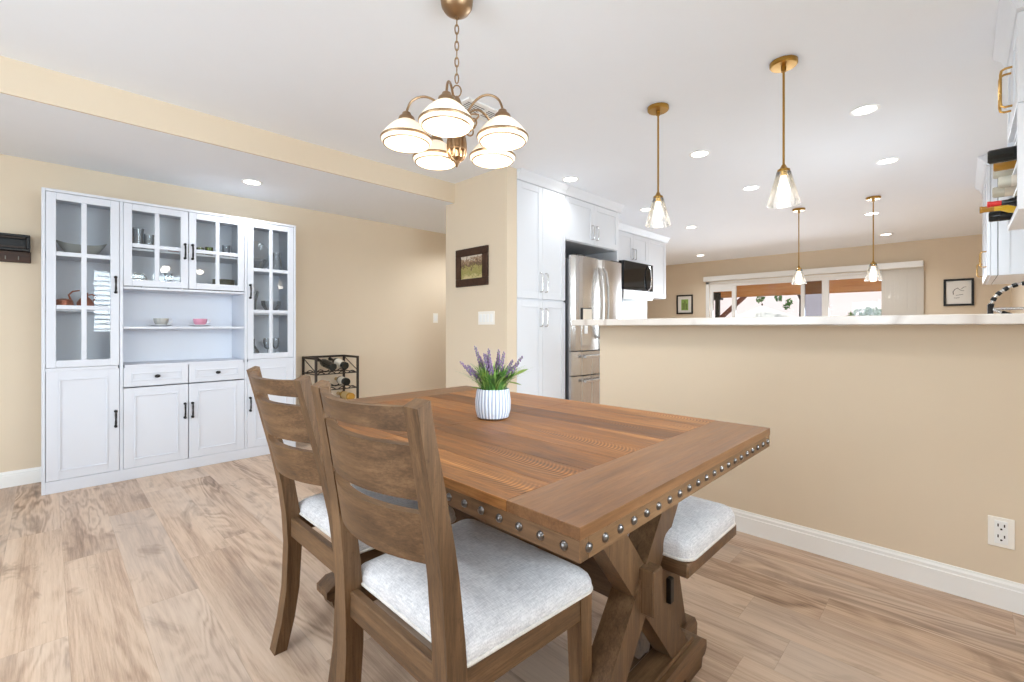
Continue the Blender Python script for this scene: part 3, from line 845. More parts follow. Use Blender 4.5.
# right tower glassware
lathe_thing('crystal_platter', [(.06, 0), (.09, .01), (.14, .03), (.138, .034), (.085, .014), (.01, .01)], (0, 0, 0), 'crystal', 'round crystal platter leaning at the back of the top shelf in the right glass tower', 'platter')
o = bpy.data.objects['crystal_platter']; o.location = (1.30, 4.55, 1.702); o.rotation_euler = (PI / 2 - .18, 0, 0)
RT = [('crystal_bowl', [(.03, 0), (.05, .02), (.07, .06), (.085, .09)], (1.27, HYc - .05, 1.561), 'cut crystal bowl on the top shelf of the right glass tower', 'bowl'),
      ('crystal_pitcher', [(.04, 0), (.05, .03), (.045, .09), (.032, .14), (.036, .17)], (1.44, HYc - .03, 1.561), 'clear glass pitcher on the top shelf of the right glass tower', 'pitcher'),
      ('crystal_vase', [(.03, 0), (.03, .02), (.036, .10), (.055, .19)], (1.24, HYc - .04, 1.186), 'flared crystal vase on the middle shelf of the right glass tower', 'vase'),
      ('crystal_bowl', [(.03, 0), (.045, .02), (.075, .07), (.08, .11)], (1.40, HYc - .02, 1.186), 'deep crystal bowl on the middle shelf of the right glass tower', 'bowl'),
      ('crystal_decanter', [(.045, 0), (.05, .05), (.03, .09), (.014, .11), (.014, .16), (.02, .165)], (1.25, HYc - .03, .816), 'crystal decanter at the bottom of the right glass tower', 'decanter'),
      ('wine_glass', [(.03, 0), (.004, .006), (.004, .07), (.025, .09), (.034, .13), (.03, .17)], (1.36, HYc - .05, .816), 'stemmed wine glass standing next to the crystal decanter', 'glass'),
      ('wine_glass', [(.03, 0), (.004, .006), (.004, .07), (.025, .09), (.034, .13), (.03, .17)], (1.44, HYc - .01, .816), 'stemmed wine glass nearest the right side of the right glass tower', 'glass')]
for nme, prof, loc, lab, cat in RT: lathe_thing(nme, prof, loc, 'crystal', lab, cat, .003)

for o in list(COL.objects):       # everything on the tower shelves stands on them
    if o.parent is None and o.get('category') not in ('cabinet',) and o.location.y > 4.3 and (o.location.x < .36 or o.location.x > 1.15) and (1.18 < o.location.z < 1.19 or 1.555 < o.location.z < 1.57 or o.name.startswith('crystal_platter')):
        o.location.z += .02
# wall rack beside hutch
wr = thing('wall_key_rack', (-.26, 4.57, 1.53), 'black wall-mounted letter box with dark brown key strip left of the hutch', 'rack')
m = MB()
xa, xb = -.46, -.085
m.box(xa, xb, 4.585, 4.608, 1.60, 1.712, .003)
m.box(xa, xb, 4.54, 4.585, 1.60, 1.618, .003).box(xa, xb, 4.54, 4.585, 1.694, 1.712, .003).box(xa, xa + .02, 4.54, 4.585, 1.618, 1.694, .003).box(xb - .02, xb, 4.54, 4.585, 1.618, 1.694, .003)
m.build('box', 'black', wr)
m = MB(); m.box(xa + .02, xb - .02, 4.538, 4.544, 1.618, 1.632, .002).box(xa + .02, xb - .02, 4.538, 4.544, 1.682, 1.694, .002); m.build('front_rail', 'darkmetal', wr)
MB().box(xa - .005, xb + .003, 4.585, 4.608, 1.525, 1.60, .003).build('key_strip', 'frame_wood', wr)
for x in (-.40, -.33, -.27, -.20, -.14):
    MB().tube([(x, 4.585, 1.566), (x, 4.566, 1.562), (x, 4.560, 1.55), (x, 4.566, 1.542), (x, 4.572, 1.548)], .003, 6).build('hook', 'silver', wr)

# ------------------------------------------------------------------ wall plates, pictures
def switch_plate(name, axis, face, c, zc, gangs, w, h, label):
    """axis: 'x-' plate on a wall facing -X; 'y-' on a wall facing -Y"""
    o = thing(name, (face, c, zc - h / 2) if axis == 'x-' else (c, face, zc - h / 2), label, 'light switch')
    def B(m, u0, u1, d0, d1, z0, z1, b):
        if axis == 'x-': m.box(face - d1, face - d0, u0, u1, z0, z1, b)
        else: m.box(u0, u1, face - d1, face - d0, z0, z1, b)
    m = MB(); B(m, c - w / 2, c + w / 2, 0, .006, zc - h / 2, zc + h / 2, .002); m.build('plate', 'plastic', o)
    for g in range(gangs):
        u = c + (g - (gangs - 1) / 2) * .046
        m = MB(); B(m, u - .0165, u + .0165, .004, .0085, zc - .034, zc + .034, .002); m.build('rocker', 'trim', o)
    return o
switch_plate('wall_switch', 'x-', 2.68, 2.95, 1.163, 4, .21, .116, 'white four-gang wall switch below the framed landscape')
switch_plate('wall_switch', 'y-', 4.61, 3.34, 1.195, 1, .07, .116, 'single white wall switch far along the wall past the hutch')

ol = thing('power_outlet', (HX, -.108, .229), 'white double power outlet low on the half wall', 'outlet')
oy, oz = -.108, .291
def outlet():
    MB().box(HX - .006, HX, oy - .036, oy + .036, oz - .057, oz + .057, .002).build('plate', 'plastic', ol)
    m = MB(); m.box(HX - .0085, HX - .005, oy - .018, oy + .018, oz - .044, oz + .044, .002); m.build('receptacle', 'trim', ol)
    m = MB()
    for s in (.021, -.021):
        for k in (-.0085, .0085): m.box(HX - .0095, HX - .008, oy + k - .0018, oy + k + .0018, oz + s + .001, oz + s + .012)
        m.lathe([(.0035, 0), (.0035, .0015)], (0, 0, 0), 10, Matrix.Translation((HX - .0095, oy, oz + s - .008)) @ Matrix.Rotation(PI / 2, 4, 'Y'))
    m.build('slots', 'slot', ol)
outlet()

def framed(name, face, y0, y1, z0, z1, fw, fmat, label, matmat, depth=.025):
    """picture on a wall facing -X"""
    o = thing(name, (face, (y0 + y1) / 2, z0), label, 'picture')
    m = MB()
    x0, x1 = face - depth, face - .001
    m.box(x0, x1, y0, y1, z0, z0 + fw, .004).box(x0, x1, y0, y1, z1 - fw, z1, .004).box(x0, x1, y0, y0 + fw, z0 + fw, z1 - fw, .004).box(x0, x1, y1 - fw, y1, z0 + fw, z1 - fw, .004)
    m.build('frame', fmat, o)
    m = MB(); m.box(face - .012, face - .008, y0 + fw, y1 - fw, z0 + fw, z1 - fw)
    pc_ = m.build('print', matmat, o, smooth=0)
    return o
fr = framed('framed_landscape', 2.68, 2.919, 3.353, 1.452, 1.794, .068, 'frame_wood', 'dark wood framed vineyard landscape on the beige wall beside the pantry', 'mat')
# the print needs its coordinates centred on itself
for ch in fr.children:
    if ch.name.startswith('print'):
        for v in ch.data.vertices: v.co.z -= .171; v.co.y -= 0
        ch.location.z += .171
        ch.data.materials[0] = M['landscape']
f2 = framed('framed_drawing', XF, -.126, .199, 1.40, 1.80, .028, 'black', 'black framed line drawing of a bird on the far wall right of the blinds', 'mat', .03)
m = MB()
xs = XF - .0125
def stroke(pts, r): m.tube([(xs, .036 - u, 1.60 + v) for u, v in pts], r, 6)
stroke([(-.055, -.03), (-.06, .01), (-.04, .045), (-.01, .065), (.0, .05)], .004)
stroke([(.005, .045), (.02, .03), (.045, .02), (.06, .028)], .003)
stroke([(.03, .05), (.055, .075), (.08, .078)], .003)
stroke([(-.03, -.045), (.01, -.038), (.05, -.032)], .003)
stroke([(-.05, -.08), (-.02, -.084), (.01, -.078)], .003)
m.build('ink_strokes', 'slot', f2)
f3 = framed('framed_print', XF, 4.02, 4.37, 1.362, 1.765, .028, 'black', 'small black framed print on the far wall left of the patio door', 'mat', .03)
m = MB(); m.box(XF - .0135, XF - .012, 4.12, 4.27, 1.44, 1.67); m.build('image_panel', 'leaf2', f3, smooth=0)
m = MB()
for yy_, zz_, h_ in ((4.15, 1.46, .12), (4.19, 1.46, .17), (4.23, 1.46, .14)): m.box(XF - .0145, XF - .0135, yy_ - .008, yy_ + .008, zz_, zz_ + h_)
m.build('image_figures', 'slot', f3, smooth=0)

# ------------------------------------------------------------------ half-wall ledge
lg = MB().box(2.375, 2.90, -.48, 1.80, 1.0945, 1.1325, .003).build('bar_ledge', 'quartz', None)
tag(lg, 'long white quartz bar ledge with grey veins on the half wall', 'countertop')

# ------------------------------------------------------------------ kitchen cabinets on the left run
PF = 2.70   # pantry front
def shaker(parent, name, x0, x1, z0, z1, y, mat='cab', hx_=None, hz0=None, hz1=None, hm='chrome', st=.058):
    """door on a face looking towards -Y at y"""
    x0 += .0015; x1 -= .0015; z0 += .0015; z1 -= .0015
    m = MB()
    m.box(x0 + .01, x1 - .01, y + .007, y + .018, z0 + .01, z1 - .01)
    m.box(x0, x0 + st, y, y + .02, z0, z1, .0015).box(x1 - st, x1, y, y + .02, z0, z1, .0015)
    m.box(x0 + st, x1 - st, y, y + .02, z0, z0 + st, .0015).box(x0 + st, x1 - st, y, y + .02, z1 - st, z1, .0015)
    dr = m.build(name, mat, parent)
    if hx_ is not None:
        h = MB(); h.tube([(hx_, y, hz0), (hx_, y - .02, hz0), (hx_, y - .03, hz0 + .008), (hx_, y - .032, hz0 + .03), (hx_, y - .032, hz1 - .03), (hx_, y - .03, hz1 - .008), (hx_, y - .02, hz1), (hx_, y, hz1)], .006, 8)
        h.build('handle', hm, dr)
    return dr
def crown(m, x0, x1, y, ztop, hh=.08, ret=None):
    """crown along X, facing -Y, from y"""
    prof = [(y + .02, ztop - hh), (y - .004, ztop - hh), (y - .012, ztop - hh * .75), (y - .02, ztop - hh * .45), (y - .045, ztop - hh * .18), (y - .05, ztop), (y + .02, ztop)]
    m.prism([(v[0], v[1]) for v in prof], 'x', x0, x1)
pa = thing('pantry_cabinet', (3.14, 3.1, 0), 'tall white four-door pantry cabinet beside the fridge', 'cabinet')
px0, px1 = 2.803, 3.47
MB().box(px0, px1, PF + .02, 3.515, .10, 2.35, .002).box(px0 + .0, px1, PF + .08, 3.515, 0, .10).build('body', 'cab', pa)
pm = px0 + .335
shaker(pa, 'door', px0, pm, 1.335, 2.345, PF, 'cab', pm - .035, 1.40, 1.57)
shaker(pa, 'door', pm, px1, 1.335, 2.345, PF, 'cab', pm + .035, 1.40, 1.57)
shaker(pa, 'door', px0, pm, .105, 1.32, PF, 'cab', pm - .035, 1.09, 1.25)
shaker(pa, 'door', pm, px1, .105, 1.32, PF, 'cab', pm + .035, 1.09, 1.25)
m = MB(); crown(m, px0 - .0, px1, PF, 2.428); m.build('crown_molding', 'cab', pa)
fc = thing('over_fridge_cabinet', (3.93, 3.1, 1.90), 'white two-door cabinet above the fridge', 'cabinet')
fx0, fx1 = 3.472, 4.42
m = MB(); m.box(fx0, fx1, PF + .02, 3.515, 1.92, 2.35, .002); m.build('body', 'cab', fc)
MB().box(fx1 - .03, fx1, PF + .0, 3.515, 0.0, 1.918, .002).build('side_panel', 'cab', fc)
fm = (fx0 + fx1 - .03) / 2 + .015
shaker(fc, 'door', fx0, fm, 1.925, 2.345, PF, 'cab', fm - .04, 1.98, 2.12)
shaker(fc, 'door', fm, fx1, 1.925, 2.345, PF, 'cab', fm + .04, 1.98, 2.12)
m = MB(); crown(m, fx0, fx1 + .05, PF, 2.428); m.box(fx1 - .02, fx1 + .05, PF + .02, 3.1, 2.37, 2.428, .01); m.build('crown_molding', 'cab', fc)

# fridge
rf = thing('french_door_fridge', (3.93, 3.05, 0), 'stainless french-door fridge with two bottom drawers', 'fridge')
rx0, rx1, ry = 3.485, 4.365, 2.62
MB().box(rx0 + .005, rx1 - .005, ry + .055, 3.42, .03, 1.74, .004).build('cabinet_body', 'steel_dk', rf)
def convex(x0, x1, z0, z1, y, bulge=.02, th=.05, r=.03, n=14):
    """door panel with a gently bowed front and rounded side edges, built in plan and extruded in z"""
    pts = []
    for i in range(n + 1):
        u = i / n; x = x0 + (x1 - x0) * u
        e = min(x - x0, x1 - x)
        yy = y - bulge * (1 - (2 * u - 1) ** 2)
        if e < r: yy += r - math.sqrt(max(0, r * r - (r - e) ** 2))
        pts.append((x, yy))
    pts += [(x1, y + th), (x0, y + th)]
    mm = MB(); mm.prism(pts, 'z', z0, z1); return mm
rm = rx0 + .44
dl = convex(rx0, rm - .003, .86, 1.77, ry).build('door', 'steel', rf)
drr = convex(rm + .003, rx1, .86, 1.77, ry).build('door', 'steel', rf)
d1 = convex(rx0, rx1, .622, .846, ry).build('drawer', 'steel', rf)
d2 = convex(rx0, rx1, .07, .61, ry).build('drawer', 'steel', rf)
for x, dd, sg in ((rm - .035, dl, -1), (rm + .045, drr, 1)):
    h = MB(); h.tube([(x, ry - .015, .97), (x, ry - .05, 1.0), (x, ry - .075, 1.15), (x, ry - .082, 1.30), (x, ry - .075, 1.48), (x, ry - .05, 1.64), (x, ry - .015, 1.68)], [.011, .013, .014, .014, .014, .013, .011], 10); h.build('handle', 'chrome', dd)
for z, dd in ((.80, d1), (.565, d2)):
    h = MB(); h.bar((rx0 + .10, ry - .065, z), (rx1 - .10, ry - .065, z), .022, .028, (0, 0, 1), .006)
    for x in (rx0 + .14, rx1 - .14): h.bar((x, ry - .065, z), (x, ry, z), .02, .02, (0, 0, 1), .003)
    h.build('handle', 'chrome', dd)
dsp = MB(); dsp.box(rx0 + .10, rx0 + .28, ry - .024, ry + .01, 1.14, 1.27, .004); ds = dsp.build('dispenser', 'black', dl)
MB().box(rx0 + .125, rx0 + .27, ry - .028, ry - .02, 1.15, 1.26, .003).build('display', 'label', ds)
MB().box(rx0 + .11, rx0 + .27, ry - .022, ry + .01, .90, 1.13, .004).build('nook', 'chrome', ds)
MB().box(rx0 + .15, rx0 + .20, ry - .030, ry - .01, 1.02, 1.10, .006).build('paddle', 'trim', ds)
MB().box(rx0 + .06, rx0 + .20, ry + .0, ry + .06, 1.771, 1.785, .004).build('hinge_cover', 'black', rf)
MB().box(rx1 - .20, rx1 - .06, ry + .0, ry + .06, 1.771, 1.785, .004).build('hinge_cover', 'black', rf)

# uppers with microwave
UF = 3.18
uc = thing('wall_cabinet', (5.6, 3.35, 1.5), 'white two-door wall cabinet above the microwave', 'cabinet')
ux0, ux1 = 5.16, 5.985
MB().box(ux0, ux1, UF + .02, 3.515, 1.955, 2.35, .002).build('body', 'cab', uc)
um_ = (ux0 + ux1) / 2
shaker(uc, 'door', ux0, um_, 1.958, 2.345, UF, 'cab', um_ - .035, 2.0, 2.14)
shaker(uc, 'door', um_, ux1, 1.958, 2.345, UF, 'cab', um_ + .035, 2.0, 2.14)
m = MB(); crown(m, ux0, ux1, UF, 2.428); m.build('crown_molding', 'cab', uc)
ue = thing('wall_cabinet', (6.25, 3.35, 1.5), 'narrow white single-door wall cabinet at the end of the kitchen run', 'cabinet')
MB().box(5.988, 6.54, UF + .02, 3.515, 1.505, 2.35, .002).build('body', 'cab', ue)
shaker(ue, 'door', 5.988, 6.54, 1.508, 2.345, UF, 'cab', 6.02, 1.55, 1.70)
m = MB(); crown(m, 5.988, 6.58, UF, 2.428); m.box(6.53, 6.59, UF + .02, 3.5, 2.36, 2.428, .01); m.build('crown_molding', 'cab', ue)
ul = thing('wall_cabinet', (4.8, 3.35, 1.5), 'white wall cabinet tucked between fridge panel and microwave', 'cabinet')
MB().box(4.425, 5.157, UF + .02, 3.515, 1.505, 2.35, .002).build('body', 'cab', ul)
shaker(ul, 'door', 4.425, 5.157, 1.508, 2.345, UF, 'cab', 5.12, 1.55, 1.70)
m = MB(); crown(m, 4.475, 5.157, UF, 2.428); m.build('crown_molding', 'cab', ul)
mw = thing('microwave', (5.58, 3.3, 1.45), 'stainless over-the-range microwave with black glass door and bow handle', 'microwave')
mx0, mx1, my = 5.20, 5.98, 3.10
MB().box(mx0, mx1, my + .03, 3.515, 1.47, 1.95, .004).build('case', 'blackglass', mw)
MB().box(mx0, mx1, my + .0, my + .03, 1.47, 1.575, .004).box(mx0, mx1, my + .012, my + .03, 1.455, 1.47, .002).build('control_strip', 'steel', mw)
mdr = MB().box(mx0, mx1 - .0, my + .0, my + .03, 1.58, 1.95, .004).build('door', 'blackglass', mw)
MB().tube([(mx1 - .14, my, 1.59), (mx1 - .14, my - .035, 1.62), (mx1 - .14, my - .05, 1.74), (mx1 - .14, my - .035, 1.88), (mx1 - .14, my, 1.93)], .012, 8).build('handle', 'chrome', mdr)
bs = MB().box(4.42, 6.58, 3.512, 3.52, .92, 1.50).build('trim_1', 'tile', None, base=(4.42, 3.512, .92), smooth=0)
tag(bs, 'white herringbone tile backsplash under the microwave', 'backsplash', None, 'structure')
ct = thing('base_cabinet', (5.5, 3.2, 0), 'white base cabinet run with range below the microwave', 'cabinet')
MB().box(4.425, 6.54, 2.92, 3.51, .1, .88, .002).box(4.425, 6.54, 2.98, 3.51, 0, .1).build('body', 'cab', ct)
MB().box(4.425, 6.56, 2.89, 3.51, .88, .918, .003).build('worktop', 'quartz', ct)
for i in range(4):
    a = 4.43 + i * .527
    shaker(ct, 'door', a, a + .52, .11, .87, 2.90, 'cab', a + .46, .68, .82)
# peninsula base behind the half wall
pb = thing('sink_cabinet', (3.0, .6, 0), 'white sink base cabinet behind the half wall', 'cabinet')
MB().box(HX + .125, 3.30, -.485, 1.70, .1, .88, .002).box(HX + .125, 3.24, -.485, 1.70, 0, .1).build('body', 'cab', pb)
MB().box(HX + .122, 3.34, -.488, 1.71, .88, .918, .003).build('worktop', 'quartz', pb)
# faucet
fa = thing('spring_faucet', (2.95, -.09, .918), 'black spring-neck kitchen faucet rising behind the ledge', 'faucet')
fxp, fyp = 2.95, -.09
MB().lathe([(.028, 0), (.028, .015), (.018, .02), (.016, .16), (.019, .165), (.019, .19)], (fxp, fyp, .918), 16).build('base', 'chrome', fa)
arc = [(fxp, fyp, 1.08), (fxp, fyp + .0, 1.165)]
for i in range(0, 13):
    a = PI - PI * i / 12
    arc.append((fxp, fyp - .115 - .115 * math.cos(PI - a), 1.165 + .11 * math.sin(a)))
arc.append((fxp, fyp - .23, 1.06))
MB().tube(arc, .006, 10).build('neck', 'chrome', fa)
m = MB()
for i in range(2, len(arc) - 1):
    p0, p1 = Vector(arc[i]), Vector(arc[i + 1]) if i + 1 < len(arc) else None
    for k in range(1):
        a_, b_ = p0.lerp(p1, .15), p0.lerp(p1, .7)
        m.tube([tuple(a_), tuple(b_)], .0095, 10)
m.tube([(fxp, fyp, 1.125), (fxp, fyp, 1.155), (fxp, fyp, 1.185)], .0095, 10)
m.build('spring_rings', 'black', fa)
MB().lathe([(.014, 0), (.018, .02), (.018, .09), (.012, .10)], (fxp, fyp - .23, .97), 12).build('spray_head', 'black', fa)

# ------------------------------------------------------------------ right-hand cabinets
def shaker_r(parent, x0, x1, z0, z1, y, hx_=None, hz0=None, hz1=None, hm='gold'):
    """door facing +Y with front at y"""
    x0 += .0015; x1 -= .0015; st = .058
    m = MB()
    m.box(x0 + .01, x1 - .01, y - .018, y - .007, z0 + .01, z1 - .01)
    m.box(x0, x0 + st, y - .02, y, z0, z1, .0015).box(x1 - st, x1, y - .02, y, z0, z1, .0015)
    m.box(x0 + st, x1 - st, y - .02, y, z0, z0 + st, .0015).box(x0 + st, x1 - st, y - .02, y, z1 - st, z1, .0015)
    dr = m.build('door', 'cab', parent)
    if hx_ is not None:
        h = MB(); h.tube([(hx_, y, hz0), (hx_, y + .022, hz0), (hx_, y + .033, hz0 + .006), (hx_, y + .036, hz0 + .022), (hx_, y + .036, hz1 - .022), (hx_, y + .033, hz1 - .006), (hx_, y + .022, hz1), (hx_, y, hz1)], .005, 8)
        h.build('handle', hm, dr)
NX0, NX1, NY = 2.725, 3.30, -.158
nc = thing('wine_cabinet', (3.0, -.32, 1.557), 'white wall cabinet with gold handles and open wine cubby above the ledge end', 'cabinet')
m = MB()
m.box(NX0, NX1, -.485, NY - .02, 1.98, 2.35, .002)
for x in (NX0, NX1 - .02): m.box(x, x + .02, -.485, NY, 1.557, 1.98, .0015)
m.box(NX0 + .02, NX1 - .02, -.485, NY, 1.557, 1.577, .0015)
m.box(NX0 + .02, NX1 - .02, -.485, -.47, 1.577, 1.98)
m.build('body', 'cab', nc)
m = MB()
for z in (1.67, 1.775, 1.875): m.box(NX0 + .02, NX1 - .02, -.47, NY - .005, z - .006, z + .006, .001)
m.build('rack_shelves', 'cab', nc)
nm = (NX0 + NX1) / 2
shaker_r(nc, NX0, nm, 1.985, 2.345, NY, nm - .035, 2.06, 2.23)
shaker_r(nc, nm, NX1, 1.985, 2.345, NY, nm + .035, 2.06, 2.23)
def crown_r(m, x0, x1, y, ztop, hh=.08):
    prof = [(y - .02, ztop - hh), (y + .004, ztop - hh), (y + .012, ztop - hh * .75), (y + .02, ztop - hh * .45), (y + .045, ztop - hh * .18), (y + .05, ztop), (y - .02, ztop)]
    m.prism([(v[0], v[1]) for v in prof], 'x', x0, x1)
m = MB(); crown_r(m, NX0 - .03, NX1 + .01, NY, 2.428); m.build('crown_molding', 'cab', nc)
FX0, FX1, FY = 5.15, 6.25, -.138
fw_ = thing('wall_cabinet', (5.7, -.32, 1.485), 'white wall cabinet past the wine cubby with its side panel facing the dining room', 'cabinet')
MB().box(FX0, FX1, -.485, FY - .062, 1.485, 2.35, .002).build('body', 'cab', fw_)
MB().box(FX0, FX1, FY - .058, FY - .022, 1.485, 2.35, .003).build('face_frame', 'cab', fw_)
MB().box(FX0 + .004, FX1 - .004, FY - .064, FY - .056, 1.489, 2.345).build('gap_shade', 'slot', fw_)  # dark strip painting the shadow in the gap behind the face frame
m = MB()
m.box(FX0 - .006, FX0, -.485, -.43, 1.485, 2.35, .001).box(FX0 - .006, FX0, -.26, FY - .062, 1.485, 2.35, .001).box(FX0 - .006, FX0, -.43, -.26, 1.485, 1.54, .001).box(FX0 - .006, FX0, -.43, -.26, 2.29, 2.35, .001)
m.build('side_frame', 'cab', fw_)
fmid = (FX0 + FX1) / 2
shaker_r(fw_, FX0, fmid, 1.488, 2.345, FY, FX0 + .05, 1.56, 1.68)
shaker_r(fw_, fmid, FX1, 1.488, 2.345, FY, FX1 - .05, 1.56, 1.68)
m = MB(); crown_r(m, FX0 - .01, FX1 + .02, FY, 2.428); m.box(FX0 - .05, FX0 + .02, -.485, FY + .02, 2.36, 2.428, .015); m.build('crown_molding', 'cab', fw_)
# bottles in the cubby: (x, z shelf, kind)
def rack_bottle(x, z, y_tip, body, neck, cap, label, L=.30, r=.037):
    o = thing('wine_bottle', (x, y_tip - L, z), label, 'bottle', 'bottles in the wine cubby')
    T = Matrix.Translation((x, y_tip - L, z + r + .002)) @ Matrix.Rotation(-PI / 2, 4, 'X') 
    MB().lathe([(r * .8, 0), (r, .006), (r, L * .62), (r * .8, L * .68), (r * .42, L * .76), (r * .36, L * .80)], (0, 0, 0), 18, T).build('body', body, o)
    MB().lathe([(r * .40, L * .78), (r * .40, L * .96), (r * .46, L * .965), (r * .46, L * .995), (r * .1, L)], (0, 0, 0), 14, T).build('neck', neck, o)
    MB().lathe([(r * 1.01, L * .16), (r * 1.01, L * .5)], (0, 0, 0), 18, T, cap=False).build('label_band', cap, o, recalc=True)
# the deep cubby shows bottles base-out: wide ends toward the room
def base_out(x, z, y_end, mats, label, L=.29, r=.036, neckout=False):
    o = thing('wine_bottle', (x, y_end - L / 2, z), label, 'bottle')
    sg = -1 if neckout else 1
    T = Matrix.Translation((x, y_end if not neckout else y_end - L, z + r + .0065)) @ Matrix.Rotation(PI / 2 * sg, 4, 'X')
    MB().lathe([(r * .85, 0), (r, .006), (r, L * .6), (r * .8, L * .68), (r * .42, L * .77), (r * .38, L * .86)], (0, 0, 0), 18, T).build('body', mats[0], o)
    MB().lathe([(r * .40, L * .84), (r * .40, L * .96), (r * .46, L * .965), (r * .46, L * .995), (r * .1, L)], (0, 0, 0), 14, T).build('neck', mats[1], o)
    MB().shell([(r * 1.012, L * .14), (r * 1.012, L * .46)], .001, (0, 0, 0), 18, T).build('paper_label', mats[2], o)
base_out(2.84, 1.778, -.078, ('bottle', 'black', 'bottle'), 'black bottle nearest the viewer on the upper cubby row', .27, .029)
base_out(2.99, 1.778, -.10, ('amber', 'black', 'amber'), 'amber bottle second along the upper cubby row', .27, .028)
base_out(3.14, 1.778, -.105, ('clearbot', 'black', 'clearbot'), 'pale bottle at the far end of the upper cubby row', .27, .024)
base_out(2.86, 1.673, -.11, ('clearbot', 'black', 'label'), 'pale bottle nearest the viewer on the middle cubby row', .27, .024)
base_out(3.06, 1.673, -.10, ('clearbot', 'black', 'label'), 'pale bottle further along the middle cubby row', .27, .024)
base_out(2.84, 1.577, -.076, ('bottle', 'redcap', 'navy'), 'dark bottle with red cap on the lowest cubby row', .27, .028, True)
base_out(2.98, 1.577, -.056, ('yellow', 'amber', 'yellow'), 'bright golden bottle with neck pointing out on the lowest cubby row', .29, .034, True)
base_out(3.14, 1.577, -.09, ('bottle', 'black', 'black'), 'black bottle at the far end of the lowest cubby row', .27, .025)

# ------------------------------------------------------------------ WINE RACK on floor
RX0, RX1, RY0, RY1 = 1.737, 2.145, 4.25, 4.55
wk = thing('wine_rack', (1.94, 4.40, 0), 'dark metal tiered wine rack on the floor right of the hutch', 'rack')
m = MB(); tt = .02
for x in (RX0, RX1):
    for y in (RY0, RY1): m.box(x - tt / 2, x + tt / 2, y - tt / 2, y + tt / 2, 0, .80, .002)
for x in (RX0, RX1): m.box(x - tt / 2, x + tt / 2, RY0 + tt / 2, RY1 - tt / 2, .78, .80, .002)
m.box(RX0 + tt / 2, RX1 - tt / 2, RY1 - tt / 2, RY1 + tt / 2, .78, .80, .002)
m.build('frame', 'darkmetal', wk)
m = MB()
for x in (RX0, RX1):
    m.bar((x, RY0, .66), (x, RY1, .785), .006, .006)
m.build('cross_braces', 'darkmetal', wk)
for z in (.65, .50, .35, .20):
    m = MB()
    for y in (RY0 + .01, RY1 - .03):
        pts = []
        for i in range(33):
            u = i / 32; pts.append((RX0 + (RX1 - RX0) * u, y, z + .012 * -math.cos(2 * PI * u * 4)))
        m.tube(pts, .005, 6)
    m.box(RX0, RX1, RY0 - .004, RY0 + .004, z - .014, z - .004, .001).box(RX0, RX1, RY1 - .014, RY1 - .006, z - .014, z - .004, .001)
    for y_ in (0,):
        m.bar((RX0, RY0, z - .009), (RX0, RY1, z - .009), .008, .008); m.bar((RX1, RY0, z - .009), (RX1, RY1, z - .009), .008, .008)
    m.build('wire_shelf', 'darkmetal', wk)
def floor_bottle(x, z, tilt, mats, label, yaw=0.0, L=.30, r=.038):
    o = thing('wine_bottle', (x, 4.25, z), label, 'bottle')
    T = Matrix.Translation((x, 4.245, z + r)) @ Matrix.Rotation(yaw, 4, 'Z') @ Matrix.Rotation(-PI / 2 + tilt, 4, 'X')
    MB().lathe([(r * .85, 0), (r, .006), (r, L * .6), (r * .8, L * .68), (r * .42, L * .77), (r * .38, L * .86)], (0, 0, 0), 18, T).build('body', mats[0], o)
    MB().lathe([(r * .40, L * .84), (r * .40, L * .96), (r * .46, L * .965), (r * .46, L * .995), (r * .1, L)], (0, 0, 0), 14, T).build('neck', mats[1], o)
    MB().shell([(r * 1.012, L * .14), (r * 1.012, L * .5)], .001, (0, 0, 0), 18, T).build('paper_label', mats[2], o)
floor_bottle(1.90, .665, .20, ('bottle', 'bottle', 'bottle'), 'dark wine bottle on the left of the rack top tier', .10)
floor_bottle(2.02, .668, .20, ('bottle', 'black', 'label'), 'dark wine bottle with cream label on the right of the rack top tier', .10)
floor_bottle(2.03, .515, .02, ('bottle', 'cork', 'label'), 'dark wine bottle with pale label on the second tier of the rack', -.1)
floor_bottle(2.08, .365, .02, ('amber', 'cork', 'cork'), 'amber bottle on the third tier of the rack', 0)

# ------------------------------------------------------------------ DINING TABLE
TX0, TX1, TY0, TY1, TZ = .604, 1.632, .440, 1.962, .760
tb = thing('dining_table', ((TX0 + TX1) / 2, (TY0 + TY1) / 2, 0), 'rustic brown trestle dining table with nailhead-studded apron', 'table')
EB = .17; th = .022
m = MB(); nb = 8; bw = (TX1 - TX0) / nb; midy = 1.205
for i in range(nb):
    for a, c in ((TY0 + EB + .0006, midy - .0006), (midy + .0006, TY1 - EB - .0006)):
        m.box(TX0 + i * bw, TX0 + (i + 1) * bw, a, c, TZ - th, TZ, .0007)
m.build('tabletop', 'top_y', tb)
for a, c in ((TY0, TY0 + EB), (TY1 - EB, TY1)):
    MB().box(TX0, TX1, a, c, TZ - th, TZ, .0008).build('end_board', 'top_x', tb)
AZ0, AZ1 = TZ - .060, TZ - th
ins = .0015
MB().box(TX0 + ins, TX0 + .025, TY0 + ins, TY1 - ins, AZ0, AZ1, .001).build('side_apron', 'apron_y', tb)
MB().box(TX1 - .025, TX1 - ins, TY0 + ins, TY1 - ins, AZ0, AZ1, .001).build('side_apron', 'apron_y', tb)
MB().box(TX0 + .0255, TX1 - .0255, TY0 + ins, TY0 + .025, AZ0, AZ1, .001).build('end_apron', 'apron_x', tb)
MB().box(TX0 + .0255, TX1 - .0255, TY1 - .025, TY1 - ins, AZ0, AZ1, .001).build('end_apron', 'apron_x', tb)
